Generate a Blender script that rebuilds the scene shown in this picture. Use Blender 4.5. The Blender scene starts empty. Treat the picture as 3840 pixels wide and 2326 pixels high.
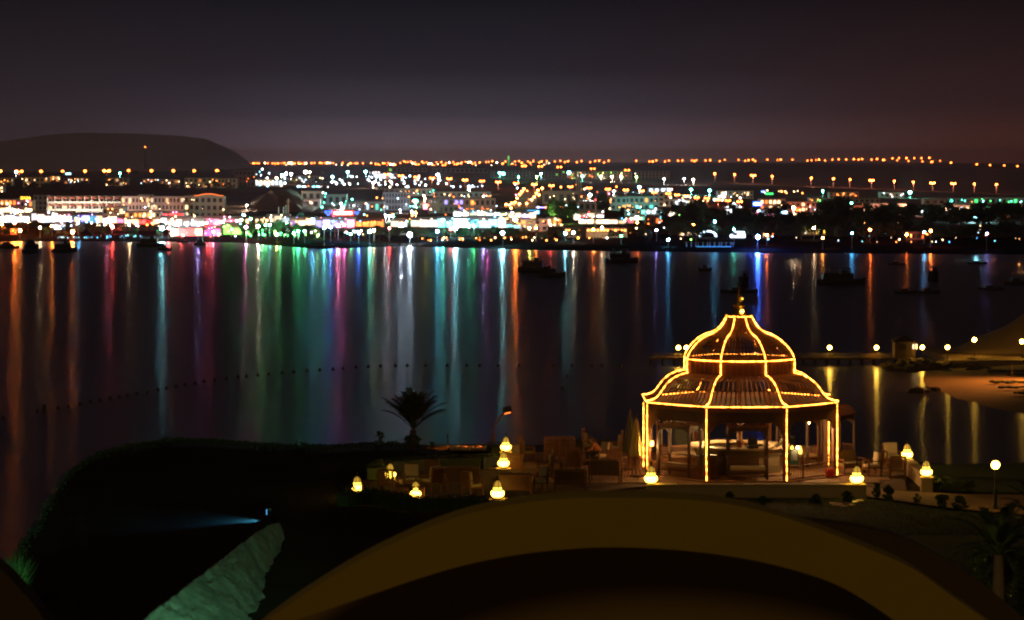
import bpy, math, random
from mathutils import Vector, Matrix, noise
random.seed(11)
S = bpy.context.scene
COL = S.collection
PI = math.pi
R = math.radians
# ------------------------------------------------------------------ camera
F, H, CX, HY = 11000.0, 36.0, 1920.0, 600.0      # focal length in photo pixels, camera height, picture centre, horizon line
cd = bpy.data.cameras.new('camera'); cam = bpy.data.objects.new('camera', cd); COL.objects.link(cam)
cd.sensor_fit = 'HORIZONTAL'; cd.sensor_width = 36; cd.lens = F / 3840 * 36
cd.shift_y = -(1163 - HY) / 3840; cd.clip_start = 0.5; cd.clip_end = 80000
cam.location = (0, 0, H); cam.rotation_euler = (R(90), 0, 0)
cd.dof.use_dof = True; cd.dof.focus_distance = 170; cd.dof.aperture_fstop = 9
S.camera = cam
# ------------------------------------------------------------------ world: night sky lit from below by the town
W = bpy.data.worlds.new('World'); S.world = W; W.use_nodes = True
wn, wl = W.node_tree.nodes, W.node_tree.links
wn.clear()
out = wn.new('ShaderNodeOutputWorld')
tc = wn.new('ShaderNodeTexCoord'); sx = wn.new('ShaderNodeSeparateXYZ'); wl.new(tc.outputs['Generated'], sx.inputs[0])
mz = wn.new('ShaderNodeMapRange'); mz.inputs['From Min'].default_value = 0; mz.inputs['From Max'].default_value = 0.12
wl.new(sx.outputs['Z'], mz.inputs['Value'])
def ramp(stops):
    r = wn.new('ShaderNodeValToRGB'); e = r.color_ramp.elements
    while len(e) < len(stops): e.new(0.5)
    for k, (p, c) in enumerate(stops): e[k].position = p; e[k].color = (*c, 1)
    wl.new(mz.outputs[0], r.inputs[0]); return r
rc = ramp([(0, (.20, .115, .118)), (.05, (.118, .080, .098)), (.13, (.037, .0295, .043)), (.25, (.0128, .0108, .0170)), (.45, (.0046, .0046, .0078)), (1, (.0035, .0036, .0062))])
rr = ramp([(0, (.075, .020, .012)), (.06, (.052, .0165, .012)), (.15, (.024, .0092, .0092)), (.45, (.0070, .0038, .0050)), (1, (.0045, .003, .0038))])
rl = ramp([(0, (.050, .034, .040)), (.08, (.034, .0235, .027)), (.2, (.018, .0132, .0175)), (.45, (.0072, .0062, .0085)), (1, (.0045, .004, .0055))])
def smooth(sign, lo, hi):
    m = wn.new('ShaderNodeMath'); m.operation = 'MULTIPLY'; m.inputs[1].default_value = sign; wl.new(sx.outputs['X'], m.inputs[0])
    g = wn.new('ShaderNodeMapRange'); g.interpolation_type = 'SMOOTHSTEP'; g.inputs['From Min'].default_value = lo; g.inputs['From Max'].default_value = hi
    wl.new(m.outputs[0], g.inputs['Value']); return g
def mix(f, a, b):
    m = wn.new('ShaderNodeMix'); m.data_type = 'RGBA'; wl.new(f.outputs[0], m.inputs[0])
    wl.new(a, m.inputs[6]); wl.new(b, m.inputs[7]); return m.outputs[2]
c1 = mix(smooth(1, -.02, .17), rc.outputs[0], rr.outputs[0])
c2 = mix(smooth(-1, .03, .17), c1, rl.outputs[0])
sky = wn.new('ShaderNodeTexSky'); sky.sky_type = 'NISHITA'; sky.sun_disc = False
sky.sun_elevation = R(-6); sky.sun_rotation = R(200)
b1 = wn.new('ShaderNodeBackground'); b1.inputs['Strength'].default_value = 0.004; wl.new(sky.outputs[0], b1.inputs[0])
b2 = wn.new('ShaderNodeBackground'); b2.inputs['Strength'].default_value = 1.0; wl.new(c2, b2.inputs[0])
ad = wn.new('ShaderNodeAddShader'); wl.new(b1.outputs[0], ad.inputs[0]); wl.new(b2.outputs[0], ad.inputs[1]); wl.new(ad.outputs[0], out.inputs[0])
sl = bpy.data.lights.new('sun', 'SUN'); sl.energy = 0.135; sl.angle = R(12); sl.color = (1, .66, .22)   # dim warm glow of the hotel behind the viewer
sun = bpy.data.objects.new('sun', sl); COL.objects.link(sun); sun.rotation_euler = (R(62), 0, R(-20))
S.view_settings.view_transform = 'Standard'; S.view_settings.look = 'None'; S.view_settings.exposure = 0; S.view_settings.gamma = 1
S.view_settings.use_curve_mapping = False
S.render.engine = 'CYCLES'
cy = S.cycles
HAZE = 3.2e-5
cy.use_denoising = True; cy.volume_bounces = 0; cy.max_bounces = 5; cy.diffuse_bounces = 2; cy.glossy_bounces = 3; cy.transmission_bounces = 3; cy.transparent_max_bounces = 6
cy.sample_clamp_indirect = 4; cy.sample_clamp_direct = 0; cy.caustics_reflective = False; cy.caustics_refractive = False
cy.pixel_filter_type = 'BLACKMAN_HARRIS'; cy.filter_width = 2.2; cy.use_light_tree = True
try: cy.denoising_prefilter = 'ACCURATE'
except Exception: pass
# ------------------------------------------------------------------ materials
def mat(name, col, rough=.7, metal=0, var=.25, scale=3, bump=0, bscale=None, spec=.5):
    m = bpy.data.materials.new(name); m.use_nodes = True; n, l = m.node_tree.nodes, m.node_tree.links
    p = n['Principled BSDF']; p.inputs['Roughness'].default_value = rough; p.inputs['Metallic'].default_value = metal
    p.inputs['Specular IOR Level'].default_value = spec
    t = n.new('ShaderNodeTexCoord'); z = n.new('ShaderNodeTexNoise'); z.inputs['Scale'].default_value = scale; z.inputs['Detail'].default_value = 4
    l.new(t.outputs['Object'], z.inputs['Vector'])
    mx = n.new('ShaderNodeMix'); mx.data_type = 'RGBA'; l.new(z.outputs['Fac'], mx.inputs[0])
    mx.inputs[6].default_value = (*[c * (1 - var) for c in col], 1); mx.inputs[7].default_value = (*[min(1, c * (1 + var)) for c in col], 1)
    l.new(mx.outputs[2], p.inputs['Base Color'])
    if bump:
        z2 = n.new('ShaderNodeTexNoise'); z2.inputs['Scale'].default_value = bscale or scale * 6; z2.inputs['Detail'].default_value = 5
        l.new(t.outputs['Object'], z2.inputs['Vector']); b = n.new('ShaderNodeBump'); b.inputs['Strength'].default_value = bump
        b.inputs['Distance'].default_value = .05; l.new(z2.outputs['Fac'], b.inputs['Height']); l.new(b.outputs[0], p.inputs['Normal'])
    return m
def glow(name, col, strength):
    m = bpy.data.materials.new(name); m.use_nodes = True; p = m.node_tree.nodes['Principled BSDF']
    p.inputs['Base Color'].default_value = (*col, 1); p.inputs['Roughness'].default_value = .4
    p.inputs['Emission Color'].default_value = (*col, 1); p.inputs['Emission Strength'].default_value = strength
    return m
HUE = dict(orange=(1, .17, .022), amber=(1, .30, .055), warm=(1, .66, .33), cream=(1, .80, .55), white=(.9, .97, 1), ice=(.62, .82, 1), cyan=(.25, .85, 1),
           teal=(.12, 1, .72), green=(.08, 1, .22), lime=(.35, 1, .15), red=(1, .06, .05), pink=(1, .22, .38), magenta=(.9, .12, .5), blue=(.05, .16, 1),
           azure=(.10, .50, 1), violet=(.38, .30, 1), olive=(.62, .60, .10), yellow=(1, .62, .05))
_g = {}
def G(hue, st, lit=False):                     # lit: bright enough to be sampled as a light in its own right
    k = (hue, st, lit or hue == 'lampyellow')
    if k not in _g:
        _g[k] = glow('glow_%s_%s' % (hue, str(st).replace('.', '_')), HUE[hue], st)
        _g[k].cycles.emission_sampling = 'AUTO' if k[2] else 'NONE'
    return _g[k]
M = dict(
    pole=mat('pole_paint', (.26, .25, .24), .5), darkpole=mat('dark_iron', (.03, .03, .03), .45), white=mat('white_render', (.62, .60, .58), .85, var=.08),
    cream=mat('cream_render', (.55, .46, .33), .85, var=.1), grey=mat('grey_render', (.30, .30, .32), .85, var=.12), pinkw=mat('pink_render', (.55, .36, .34), .85, var=.1),
    brownw=mat('brown_render', (.20, .13, .10), .85, var=.12), roof=mat('flat_roof', (.16, .14, .13), .9), red=mat('red_tile', (.28, .07, .045), .8),
    glass=mat('dark_glass', (.035, .04, .06), .15, var=.1), hull=mat('boat_hull_unlit', (.045, .04, .04), .5), cabin=mat('boat_cabin_unlit', (.03, .03, .035), .5),  # hull and cabin darkened: the boats' unlit look is put into the colour
    wood=mat('teak', (.16, .062, .022), .55, var=.35, scale=5, bump=.2), darkwood=mat('dark_wood', (.07, .03, .013), .55, var=.35, scale=5, bump=.2),
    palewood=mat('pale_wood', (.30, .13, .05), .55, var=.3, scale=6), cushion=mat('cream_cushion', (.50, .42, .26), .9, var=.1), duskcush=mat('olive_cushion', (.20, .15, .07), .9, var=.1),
    iron=mat('lantern_iron', (.03, .022, .015), .5), stone=mat('terrace_stone', (.24, .13, .065), .8, var=.35, scale=1.5, bump=.3), joint=mat('joint_mortar', (.12, .07, .04), .95, bump=.4),
    wallp=mat('ochre_wall', (.42, .31, .15), .9, var=.15, scale=2, bump=.2), leaf=mat('leaf_green', (.055, .095, .018), .5, var=.5, scale=2), leaf2=mat('leaf_dark', (.035, .06, .015), .5, var=.5, scale=2),
    farleaf=mat('far_leaf', (.05, .07, .02), .7, var=.4, scale=.5), trunk=mat('bark', (.09, .06, .035), .9, bump=.5), palmleaf=mat('palm_leaf', (.05, .075, .022), .38, var=.3, scale=2),
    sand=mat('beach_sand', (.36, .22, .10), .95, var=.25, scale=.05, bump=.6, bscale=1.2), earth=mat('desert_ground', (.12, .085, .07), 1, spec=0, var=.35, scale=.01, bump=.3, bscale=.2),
    soil=mat('headland_soil', (.035, .028, .016), 1, spec=.05, var=.4, scale=.4, bump=.6, bscale=4), rock=mat('pale_rock', (.26, .25, .20), .95, var=.75, scale=2.6, bump=1.0, bscale=9),
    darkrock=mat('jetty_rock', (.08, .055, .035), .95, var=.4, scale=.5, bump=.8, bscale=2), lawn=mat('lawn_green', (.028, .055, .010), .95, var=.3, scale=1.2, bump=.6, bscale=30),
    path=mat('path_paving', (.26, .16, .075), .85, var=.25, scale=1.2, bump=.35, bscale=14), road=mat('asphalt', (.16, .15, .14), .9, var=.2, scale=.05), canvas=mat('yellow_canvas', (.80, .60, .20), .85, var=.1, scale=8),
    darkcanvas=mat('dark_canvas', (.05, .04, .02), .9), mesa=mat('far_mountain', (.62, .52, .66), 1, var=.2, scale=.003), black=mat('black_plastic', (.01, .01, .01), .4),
    marble=mat('pale_counter', (.62, .47, .30), .35, var=.12, scale=4), tile=mat('patterned_tile', (.10, .07, .035), .6), zig=mat('zigzag_tile', (.26, .19, .10), .6), redcloth=mat('red_cloth', (.45, .03, .02), .8),
    skin=mat('skin', (.32, .17, .10), .6, var=.08), hair=mat('black_hair', (.012, .01, .008), .6), shirt=mat('pale_shirt', (.50, .44, .30), .9, var=.08), oshirt=mat('rust_shirt', (.36, .14, .045), .9, var=.1),
    trousers=mat('dark_trousers', (.02, .018, .016), .9), terracotta=mat('terracotta', (.30, .12, .05), .8), pierwood=mat('pier_timber', (.12, .075, .035), .85, var=.3, scale=.6, bump=.3), rope=mat('hemp_rope', (.40, .30, .14), .9),
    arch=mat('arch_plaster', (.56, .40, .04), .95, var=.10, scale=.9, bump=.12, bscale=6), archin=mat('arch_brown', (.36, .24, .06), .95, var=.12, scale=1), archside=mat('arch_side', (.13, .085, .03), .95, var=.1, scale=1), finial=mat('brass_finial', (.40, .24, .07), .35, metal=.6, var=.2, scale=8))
# water
wm = bpy.data.materials.new('sea_water'); wm.use_nodes = True; n, l = wm.node_tree.nodes, wm.node_tree.links
p = n['Principled BSDF']; p.inputs['Base Color'].default_value = (.004, .006, .009, 1); p.inputs['Roughness'].default_value = .235; p.inputs['IOR'].default_value = 1.33
t = n.new('ShaderNodeTexCoord')
mp = n.new('ShaderNodeMapping'); mp.inputs['Scale'].default_value = (.12, 1.0, 1); l.new(t.outputs['Object'], mp.inputs[0])
w1 = n.new('ShaderNodeTexNoise'); w1.inputs['Scale'].default_value = .16; w1.inputs['Detail'].default_value = 2.5; w1.inputs['Roughness'].default_value = .6; l.new(mp.outputs[0], w1.inputs['Vector'])
bp = n.new('ShaderNodeBump'); bp.inputs['Strength'].default_value = .55; bp.inputs['Distance'].default_value = .17; l.new(w1.outputs['Fac'], bp.inputs['Height']); l.new(bp.outputs[0], p.inputs['Normal'])
w2 = n.new('ShaderNodeTexNoise'); w2.inputs['Scale'].default_value = .012; w2.inputs['Detail'].default_value = 2; l.new(mp.outputs[0], w2.inputs['Vector'])
wr = n.new('ShaderNodeMapRange'); wr.inputs['From Min'].default_value = .3; wr.inputs['From Max'].default_value = .7; wr.inputs['To Min'].default_value = .20; wr.inputs['To Max'].default_value = .225
l.new(w2.outputs['Fac'], wr.inputs['Value']); l.new(wr.outputs[0], p.inputs['Roughness'])
p.inputs['Anisotropic'].default_value = .82
tv = n.new('ShaderNodeCombineXYZ'); tv.inputs[1].default_value = 1; l.new(tv.outputs[0], p.inputs['Tangent'])   # low swell rolling towards the viewer
gl = n.new('ShaderNodeBsdfGlossy'); gl.inputs['Roughness'].default_value = .36; gl.inputs['Color'].default_value = (.92, .88, .95, 1); l.new(bp.outputs[0], gl.inputs['Normal'])
ms_ = n.new('ShaderNodeMixShader'); ms_.inputs[0].default_value = .35; l.new(p.outputs[0], ms_.inputs[1]); l.new(gl.outputs[0], ms_.inputs[2]); l.new(ms_.outputs[0], n['Material Output'].inputs[0])
M['water'] = wm
# ------------------------------------------------------------------ mesh helpers
class MB:
    def __init__(s): s.v = []; s.f = []; s.m = []
    def add(s, vs, fs, mi=0):
        o = len(s.v); s.v += [tuple(x) for x in vs]; s.f += [tuple(i + o for i in q) for q in fs]; s.m += [mi] * len(fs); return s
    def box(s, c, d, rz=0, mi=0, tilt=0):
        vs = []
        cr, sr = math.cos(rz), math.sin(rz); ct, st = math.cos(tilt), math.sin(tilt)
        for z in (-1, 1):
            for x, y in ((-1, -1), (1, -1), (1, 1), (-1, 1)):
                a, b, e = x * d[0] / 2, y * d[1] / 2, z * d[2] / 2
                b, e = b * ct - e * st, b * st + e * ct
                vs.append((c[0] + a * cr - b * sr, c[1] + a * sr + b * cr, c[2] + e))
        return s.add(vs, [(3, 2, 1, 0), (4, 5, 6, 7), (0, 1, 5, 4), (1, 2, 6, 5), (2, 3, 7, 6), (3, 0, 4, 7)], mi)
    def tube(s, pts, r, n=6, mi=0, cap=True):
        pts = [Vector(q) for q in pts]; rs = r if isinstance(r, (list, tuple)) else [r] * len(pts); vs = []; fs = []
        for i, q in enumerate(pts):
            d = (pts[min(i + 1, len(pts) - 1)] - pts[max(i - 1, 0)]).normalized()
            u = d.cross(Vector((0, 0, 1)) if abs(d.z) < .95 else Vector((1, 0, 0))).normalized(); w = d.cross(u)
            for k in range(n):
                a = 2 * PI * k / n; vs.append(q + rs[i] * (math.cos(a) * u + math.sin(a) * w))
        for i in range(len(pts) - 1):
            for k in range(n): fs.append((i * n + k, i * n + (k + 1) % n, (i + 1) * n + (k + 1) % n, (i + 1) * n + k))
        if cap: fs.append(tuple(range(n))[::-1]); fs.append(tuple((len(pts) - 1) * n + k for k in range(n)))
        return s.add(vs, fs, mi)
    def lathe(s, prof, n=12, c=(0, 0, 0), mi=0):
        vs = []; fs = []
        for r, z in prof:
            for k in range(n): a = 2 * PI * k / n; vs.append((c[0] + r * math.cos(a), c[1] + r * math.sin(a), c[2] + z))
        for i in range(len(prof) - 1):
            for k in range(n): fs.append((i * n + k, i * n + (k + 1) % n, (i + 1) * n + (k + 1) % n, (i + 1) * n + k))
        fs.append(tuple(range(n))[::-1]); fs.append(tuple((len(prof) - 1) * n + k for k in range(n)))
        return s.add(vs, fs, mi)
    def ball(s, c, r, n=8, mi=0, sz=1):
        k = max(3, n // 2)
        return s.lathe([(max(.001, r * math.sin(PI * i / k)), -r * sz * math.cos(PI * i / k)) for i in range(k + 1)], n, c, mi)
    def build(s, name, mats, parent=None, loc=None, smooth=False):
        me = bpy.data.meshes.new(name); me.from_pydata(s.v, [], s.f)
        for m in (mats if isinstance(mats, (list, tuple)) else [mats]): me.materials.append(m)
        if any(s.m): me.polygons.foreach_set('material_index', s.m)
        if smooth: me.polygons.foreach_set('use_smooth', [True] * len(me.polygons))
        me.update(); o = bpy.data.objects.new(name, me); COL.objects.link(o)
        if parent: o.parent = parent
        if loc is not None: o.location = loc
        return o
def tag(o, label=None, cat=None, group=None, kind=None):
    if label: o['label'] = label
    if cat: o['category'] = cat
    if group: o['group'] = group
    if kind: o['kind'] = kind
    return o
def thing(name, label, cat, loc=(0, 0, 0), rz=0, group=None):
    o = bpy.data.objects.new(name, None); COL.objects.link(o); o.empty_display_size = .2; o.location = loc; o.rotation_euler = (0, 0, rz)
    return tag(o, label, cat, group)
def use(me, name, parent, loc=(0, 0, 0), rz=0, rot=None, sc=None):
    o = bpy.data.objects.new(name, me.data if hasattr(me, 'data') else me); COL.objects.link(o); o.parent = parent; o.location = loc; o.rotation_euler = rot or (0, 0, rz)
    if sc: o.scale = sc
    return o
def clone(src, loc=None, rz=None, label=None, parent=None, sc=None, group=None):
    c = src.copy(); COL.objects.link(c); c.parent = parent
    for ch in list(src.children): clone(ch, parent=c)
    if loc is not None: c.location = loc
    if rz is not None: c.rotation_euler = (0, 0, rz)
    if sc is not None: c.scale = (sc, sc, sc) if not isinstance(sc, tuple) else sc
    if label: c['label'] = label
    if group: c['group'] = group
    return c
ONES = 'zeroth first second third fourth fifth sixth seventh eighth ninth tenth eleventh twelfth thirteenth fourteenth fifteenth sixteenth seventeenth eighteenth nineteenth'.split()
TENS = {2: 'twent', 3: 'thirt', 4: 'fort', 5: 'fift', 6: 'sixt', 7: 'sevent', 8: 'eight', 9: 'ninet'}
def nth(k):
    if k < 20: return ONES[k]
    return TENS[k // 10] + ('ieth' if k % 10 == 0 else 'y-' + ONES[k % 10])
LM = [(-9999, 'the left edge'), (322, 'the round violet sign'), (545, 'the radio mast'), (783, 'the arched hotel block'), (1081, 'the crossarm mast'), (1286, 'the red white sign'), (1520, 'the twin beach floodlights'), (1700, 'the cyan lamps'), (1907, 'the green minaret'), (2095, 'the round green tree'), (2262, 'the lone tall tree'), (2480, 'the square pale tower'), (2655, 'the shell canopy'), (2840, 'the cobalt sign'), (3140, 'the tallest tree'), (3405, 'the green star lamp'), (3600, 'the amber star lamp')]
REG = {}
def reg(px, o, base): REG.setdefault(base, []).append((px, o)); return o
def finish_labels():
    for base, items in REG.items():
        last = None; k = 0
        for px, o in sorted(items, key=lambda q: q[0]):
            lm = [n_ for a, n_ in LM if a <= px][-1]
            k = k + 1 if lm == last else 1; last = lm
            o['label'] = '%s, %s right of %s' % (base, nth(k), lm)
def P(px, py, D): return Vector(((px - CX) / F * D, D, H - (py - HY) / F * D))
def Gz(px, py, z):                                 # the point on the level z seen at that spot
    return P(px, py, F * (H - z) / (py - HY))
def lin(x, tab):
    if x <= tab[0][0]: return tab[0][1]
    for (a, b), (c, d) in zip(tab, tab[1:]):
        if x <= c: return b + (d - b) * (x - a) / (c - a)
    return tab[-1][1]
# ------------------------------------------------------------------ night haze over the bay
hz_m = bpy.data.materials.new('haze_air'); hz_m.use_nodes = True; n, l = hz_m.node_tree.nodes, hz_m.node_tree.links; n.clear()
ho = n.new('ShaderNodeOutputMaterial'); hv = n.new('ShaderNodeVolumePrincipled'); hv.inputs['Density'].default_value = HAZE; hv.inputs['Color'].default_value = (.97, .66, .90, 1); hv.inputs['Anisotropy'].default_value = .3
l.new(hv.outputs[0], ho.inputs['Volume'])
if HAZE: tag(MB().box((0, 19500, 62), (80000, 41000, 160)).build('haze', hz_m), kind='stuff')
# ------------------------------------------------------------------ sea and far shore terrain
mb = MB(); mb.add([(-6000, -300, 0), (6000, -300, 0), (9000, 3000, 0), (-9000, 3000, 0)], [(0, 1, 2, 3)])
tag(mb.build('sea', M['water']), kind='structure')
RATIO = [.97, 1.0, 1.03, 1.10, 1.22, 1.4, 1.7, 2.2, 3, 4.5, 7.5, 12, 30]
COLS = [(-3000, 905, 890, 862, 835, 800, 735, 695, 665, 652, 645, 640, 612), (0, 905, 890, 862, 835, 800, 730, 690, 660, 650, 645, 640, 612), (500, 905, 888, 865, 835, 800, 728, 690, 660, 648, 641, 636, 612),
        (900, 910, 892, 866, 832, 790, 735, 697, 668, 655, 632, 624, 611), (1200, 934, 906, 870, 822, 780, 745, 715, 680, 650, 629, 624, 611), (1500, 923, 905, 866, 822, 785, 750, 715, 674, 645, 626, 622, 611),
        (2000, 937, 916, 872, 826, 790, 752, 704, 682, 655, 627, 622, 611), (2500, 944, 919, 878, 838, 800, 756, 727, 702, 665, 624, 620, 610), (3000, 949, 926, 886, 848, 800, 762, 736, 702, 655, 622, 617, 610),
        (3840, 954, 932, 892, 852, 802, 766, 741, 724, 668, 634, 630, 612), (7000, 954, 932, 892, 852, 802, 766, 741, 724, 668, 634, 630, 612)]
def column(px):
    for a, b in zip(COLS, COLS[1:]):
        if px <= b[0] or b is COLS[-1]:
            t = max(0, min(1, (px - a[0]) / (b[0] - a[0]))); pys = [a[k] + (b[k] - a[k]) * t for k in range(1, 13)]; break
    ds = F * (H - .05) / (pys[0] - HY)
    kn = [(ds * .97, -.6)]
    for r_, py in zip(RATIO[1:], pys): D = ds * r_; kn.append((D, H - (py - HY) / F * D))
    return kn
def gd(px, py):
    kn = column(px); q = (py - HY) / F
    for (D0, z0), (D1, z1) in zip(kn[1:], kn[2:]):
        m = (z1 - z0) / (D1 - D0)
        if q + m == 0: continue
        D = (H - z0 + m * D0) / (q + m)
        if D0 - 1 <= D <= D1 + 1: return D
    return kn[1][0] if py > 800 else kn[-2][0]
def gp(px, py): return P(px, py, gd(px, py))
mb = MB(); pxs = [-3000, -2000, -1200, -600] + list(range(-300, 4201, 60)) + [4500, 5200, 6000, 7000]; nr = 13
for px in pxs:
    for D, z in column(px): mb.v.append(((px - CX) / F * D, D, z))
for i in range(len(pxs) - 1):
    for j in range(nr - 1): a = i * nr + j; mb.f.append((a, a + nr, a + nr + 1, a + 1)); mb.m.append(1 if j < 3 else 0)
tag(mb.build('terrain', [M['earth'], mat('darkened_shore_ground', (.016, .013, .011), 1, var=.4, scale=.05, spec=0)]), kind='structure')  # shore strip's unlit look is put into a near-black ground colour
# mountain at the far left
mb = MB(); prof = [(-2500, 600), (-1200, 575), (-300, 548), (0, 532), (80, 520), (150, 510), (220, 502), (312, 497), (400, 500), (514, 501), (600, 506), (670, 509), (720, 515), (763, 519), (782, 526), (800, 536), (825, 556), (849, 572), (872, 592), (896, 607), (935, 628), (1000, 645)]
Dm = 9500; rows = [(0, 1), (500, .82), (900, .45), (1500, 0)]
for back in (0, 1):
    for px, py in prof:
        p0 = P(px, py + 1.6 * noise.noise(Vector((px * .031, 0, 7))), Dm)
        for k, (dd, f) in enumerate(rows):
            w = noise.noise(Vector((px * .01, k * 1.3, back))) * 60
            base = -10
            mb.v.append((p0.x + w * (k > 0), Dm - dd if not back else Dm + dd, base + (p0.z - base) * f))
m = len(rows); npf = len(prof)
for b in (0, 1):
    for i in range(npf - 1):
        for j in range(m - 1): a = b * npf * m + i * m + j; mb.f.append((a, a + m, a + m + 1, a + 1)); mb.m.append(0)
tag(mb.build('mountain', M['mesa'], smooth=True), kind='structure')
def ribbon(name, pts, w0, w1, mt, lift=.05):
    mb = MB(); k = len(pts)
    for i, (px, py) in enumerate(pts):
        w = w0 + (w1 - w0) * i / (k - 1)
        for s_ in (-1, 1):
            q = gp(px + w * s_[0] if isinstance(s_, tuple) else px, py) if False else gp(px, py)
            mb.v.append((q.x, q.y + s_ * w / 2, q.z + lift + .4))
    for i in range(k - 1): mb.f.append((2 * i, 2 * i + 2, 2 * i + 3, 2 * i + 1)); mb.m.append(0)
    # embankment face towards the bay
    o = len(mb.v)
    for i, (px, py) in enumerate(pts):
        a = mb.v[2 * i]; mb.v.append((a[0], a[1] - .02, a[2])); mb.v.append((a[0], a[1] - 6, a[2] - 2.5))
    for i in range(k - 1): a = o + 2 * i; mb.f.append((a, a + 1, a + 3, a + 2)); mb.m.append(1)
    return tag(mb.build(name, [mt, M['earth']]), kind='structure')
ribbon('desert_road', [(2700, 678), (2745, 690), (2900, 697), (3050, 703), (3195, 709), (3400, 716), (3560, 723)], 40, 40, M['sand'])
ribbon('desert_road', [(3625, 726), (3700, 729), (3840, 733), (4100, 740)], 40, 40, M['sand'])
ribbon('upper_desert_road', [(3470, 617), (3500, 624), (3560, 629), (3700, 636), (3840, 643), (4200, 650)], 120, 120, M['sand'])
ribbon('upper_desert_road', [(2550, 620), (2800, 618), (3100, 617), (3460, 614)], 120, 120, M['sand'])
# main boulevard climbing inland, with kerb
mb = MB(); bl = [(800, 1918, 2010), (780, 1926, 2012), (760, 1936, 2013), (740, 1946, 2014), (720, 1955, 2013), (705, 1964, 2011), (692, 1972, 2008)]
for py, a, b in bl:
    for px in (a, b): q = gp(px, py); mb.v.append((q.x, q.y, q.z + .25))
for i in range(len(bl) - 1): mb.f.append((2 * i, 2 * i + 1, 2 * i + 3, 2 * i + 2)); mb.m.append(0)
tag(mb.build('boulevard', M['path']), kind='structure')
# ------------------------------------------------------------------ street lamps
Z3 = lambda x, y: (880 + x / 4.035, 580 + y / 4.035)
Z4 = lambda x, y: (1360 + x / 4.035, 580 + y / 4.035)
Z5 = lambda x, y: (1840 + x / 4.035, 580 + y / 4.035)
Z6 = lambda x, y: (2320 + x / 4.035, 580 + y / 4.035)
Z7 = lambda x, y: (2800 + x / 3.929, 580 + y / 3.929)
Z8 = lambda x, y: (3300 + x / 3.733, 580 + y / 3.733)
Z1 = lambda x, y: (x / 4.392, 620 + y / 4.392)
Z2 = lambda x, y: (440 + x / 4.392, 620 + y / 4.392)
CN = dict(orange='orange', amber='amber', warm='warm white', cream='cream', white='white', ice='ice blue', cyan='cyan', teal='teal', green='green', lime='lime', red='red', pink='pink', magenta='magenta', blue='deep blue', azure='azure', violet='violet', olive='olive green', yellow='yellow')
def lamp(px, py, drop, hue, st, rpx=3.4, twin=False, label='', group=None, name='street_lamp', whole=False, D=None):
    b = gp(px, py + drop) if D is None else P(px, py + drop, D)
    D = b.y; hgt = drop / F * D; r = rpx * 1.18 / F * D; pr = .12 if D < 1600 else .0013 * D / 14
    t = thing(name, label, 'street lamp' if name == 'street_lamp' else name.replace('_', ' '), b, 0, group) if not whole else None
    pm = MB(); pm.tube([(0, 0, -.3), (0, 0, hgt - r * .5)], [pr * 1.4, pr], 5)
    hs = [(-1.7 * r, 0), (1.7 * r, 0)] if twin else [(0, 0)]
    if twin: pm.box((0, 0, hgt - r * .4), (3.4 * r, pr, pr))
    if whole:
        for x, y in hs: pm.ball((x, y, hgt), r, 6, 1)
        o = pm.build(name, [M['pole'], G(hue, st)], None, b); return tag(o, label, 'street lamp', group)
    pm.build('pole', M['pole'], t)
    for x, y in hs: MB().ball((x, y, hgt), r, 8, 0, .8).build('lamp_head', G(hue, st), t)
    return t
def bulb(parent, z, hue, watts, y=-1.6):
    ld = bpy.data.lights.new('lamp_light', 'POINT'); ld.energy = watts; c = HUE[hue]; m_ = max(c); ld.color = [max(.06, v / m_) ** .8 for v in c]; ld.shadow_soft_size = .5
    o = bpy.data.objects.new('lamp_light', ld); COL.objects.link(o); o.parent = parent; o.location = (0, y, z); return o
def row(items, where, hue, st, drop=32, rpx=3.4, twin=None, group=None, whole=False, noun='street lamp', thresh=None):
    items = sorted(items)
    for k, it in enumerate(items):
        tw = (len(it) > 2) if twin is None else twin
        big = st * (1.6 if (k * 7919 % 5) == 0 else 1) * (.8 if (k * 31 % 3) == 0 else 1)
        o = lamp(it[0], it[1], drop, hue, round(big), rpx, tw, '%s %s %s from the left, %s' % (nth(k + 1), CN[hue], noun, where), group or 'lamps ' + where, whole=whole)
        if len(items) > 16: reg(it[0], o, SHORT[where])
        if where in LIT: bulb(o, LIT[where][0] / F * o.location.y, hue, LIT[where][1] * (o.location.y / 2500) ** 2)
LIT = {'on the long straight desert road': (31, 11000), 'crossing the middle of the town': (28, 7000), 'along the orange lit boulevard': (12, 3500), 'above the hillside villas': (17, 5000), 'on the road falling to the right edge': (14, 14000)}
SHORT = {'on the plateau edge behind the green lit blocks': 'orange lamp on the plateau edge', 'along the top of the dark desert slope': 'orange lamp above the desert slope', 'crossing the middle of the town': 'orange mid town street lamp'}
row([(2, 642), (72, 643, 1), (154, 643), (235, 643), (319, 642), (400, 641, 1), (482, 640), (568, 641), (650, 641), (728, 641), (814, 641)], 'above the hillside villas', 'orange', 26, 17, 4.6)
farx = [Z3(x, 130) for x in (90, 170, 235, 280, 320, 370, 460, 500, 590, 655, 740, 760, 840, 880, 905, 965, 990, 1050, 1080, 1160, 1190, 1290, 1320, 1370, 1420, 1490, 1635, 1750, 1840, 1940, 2065)]
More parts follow.
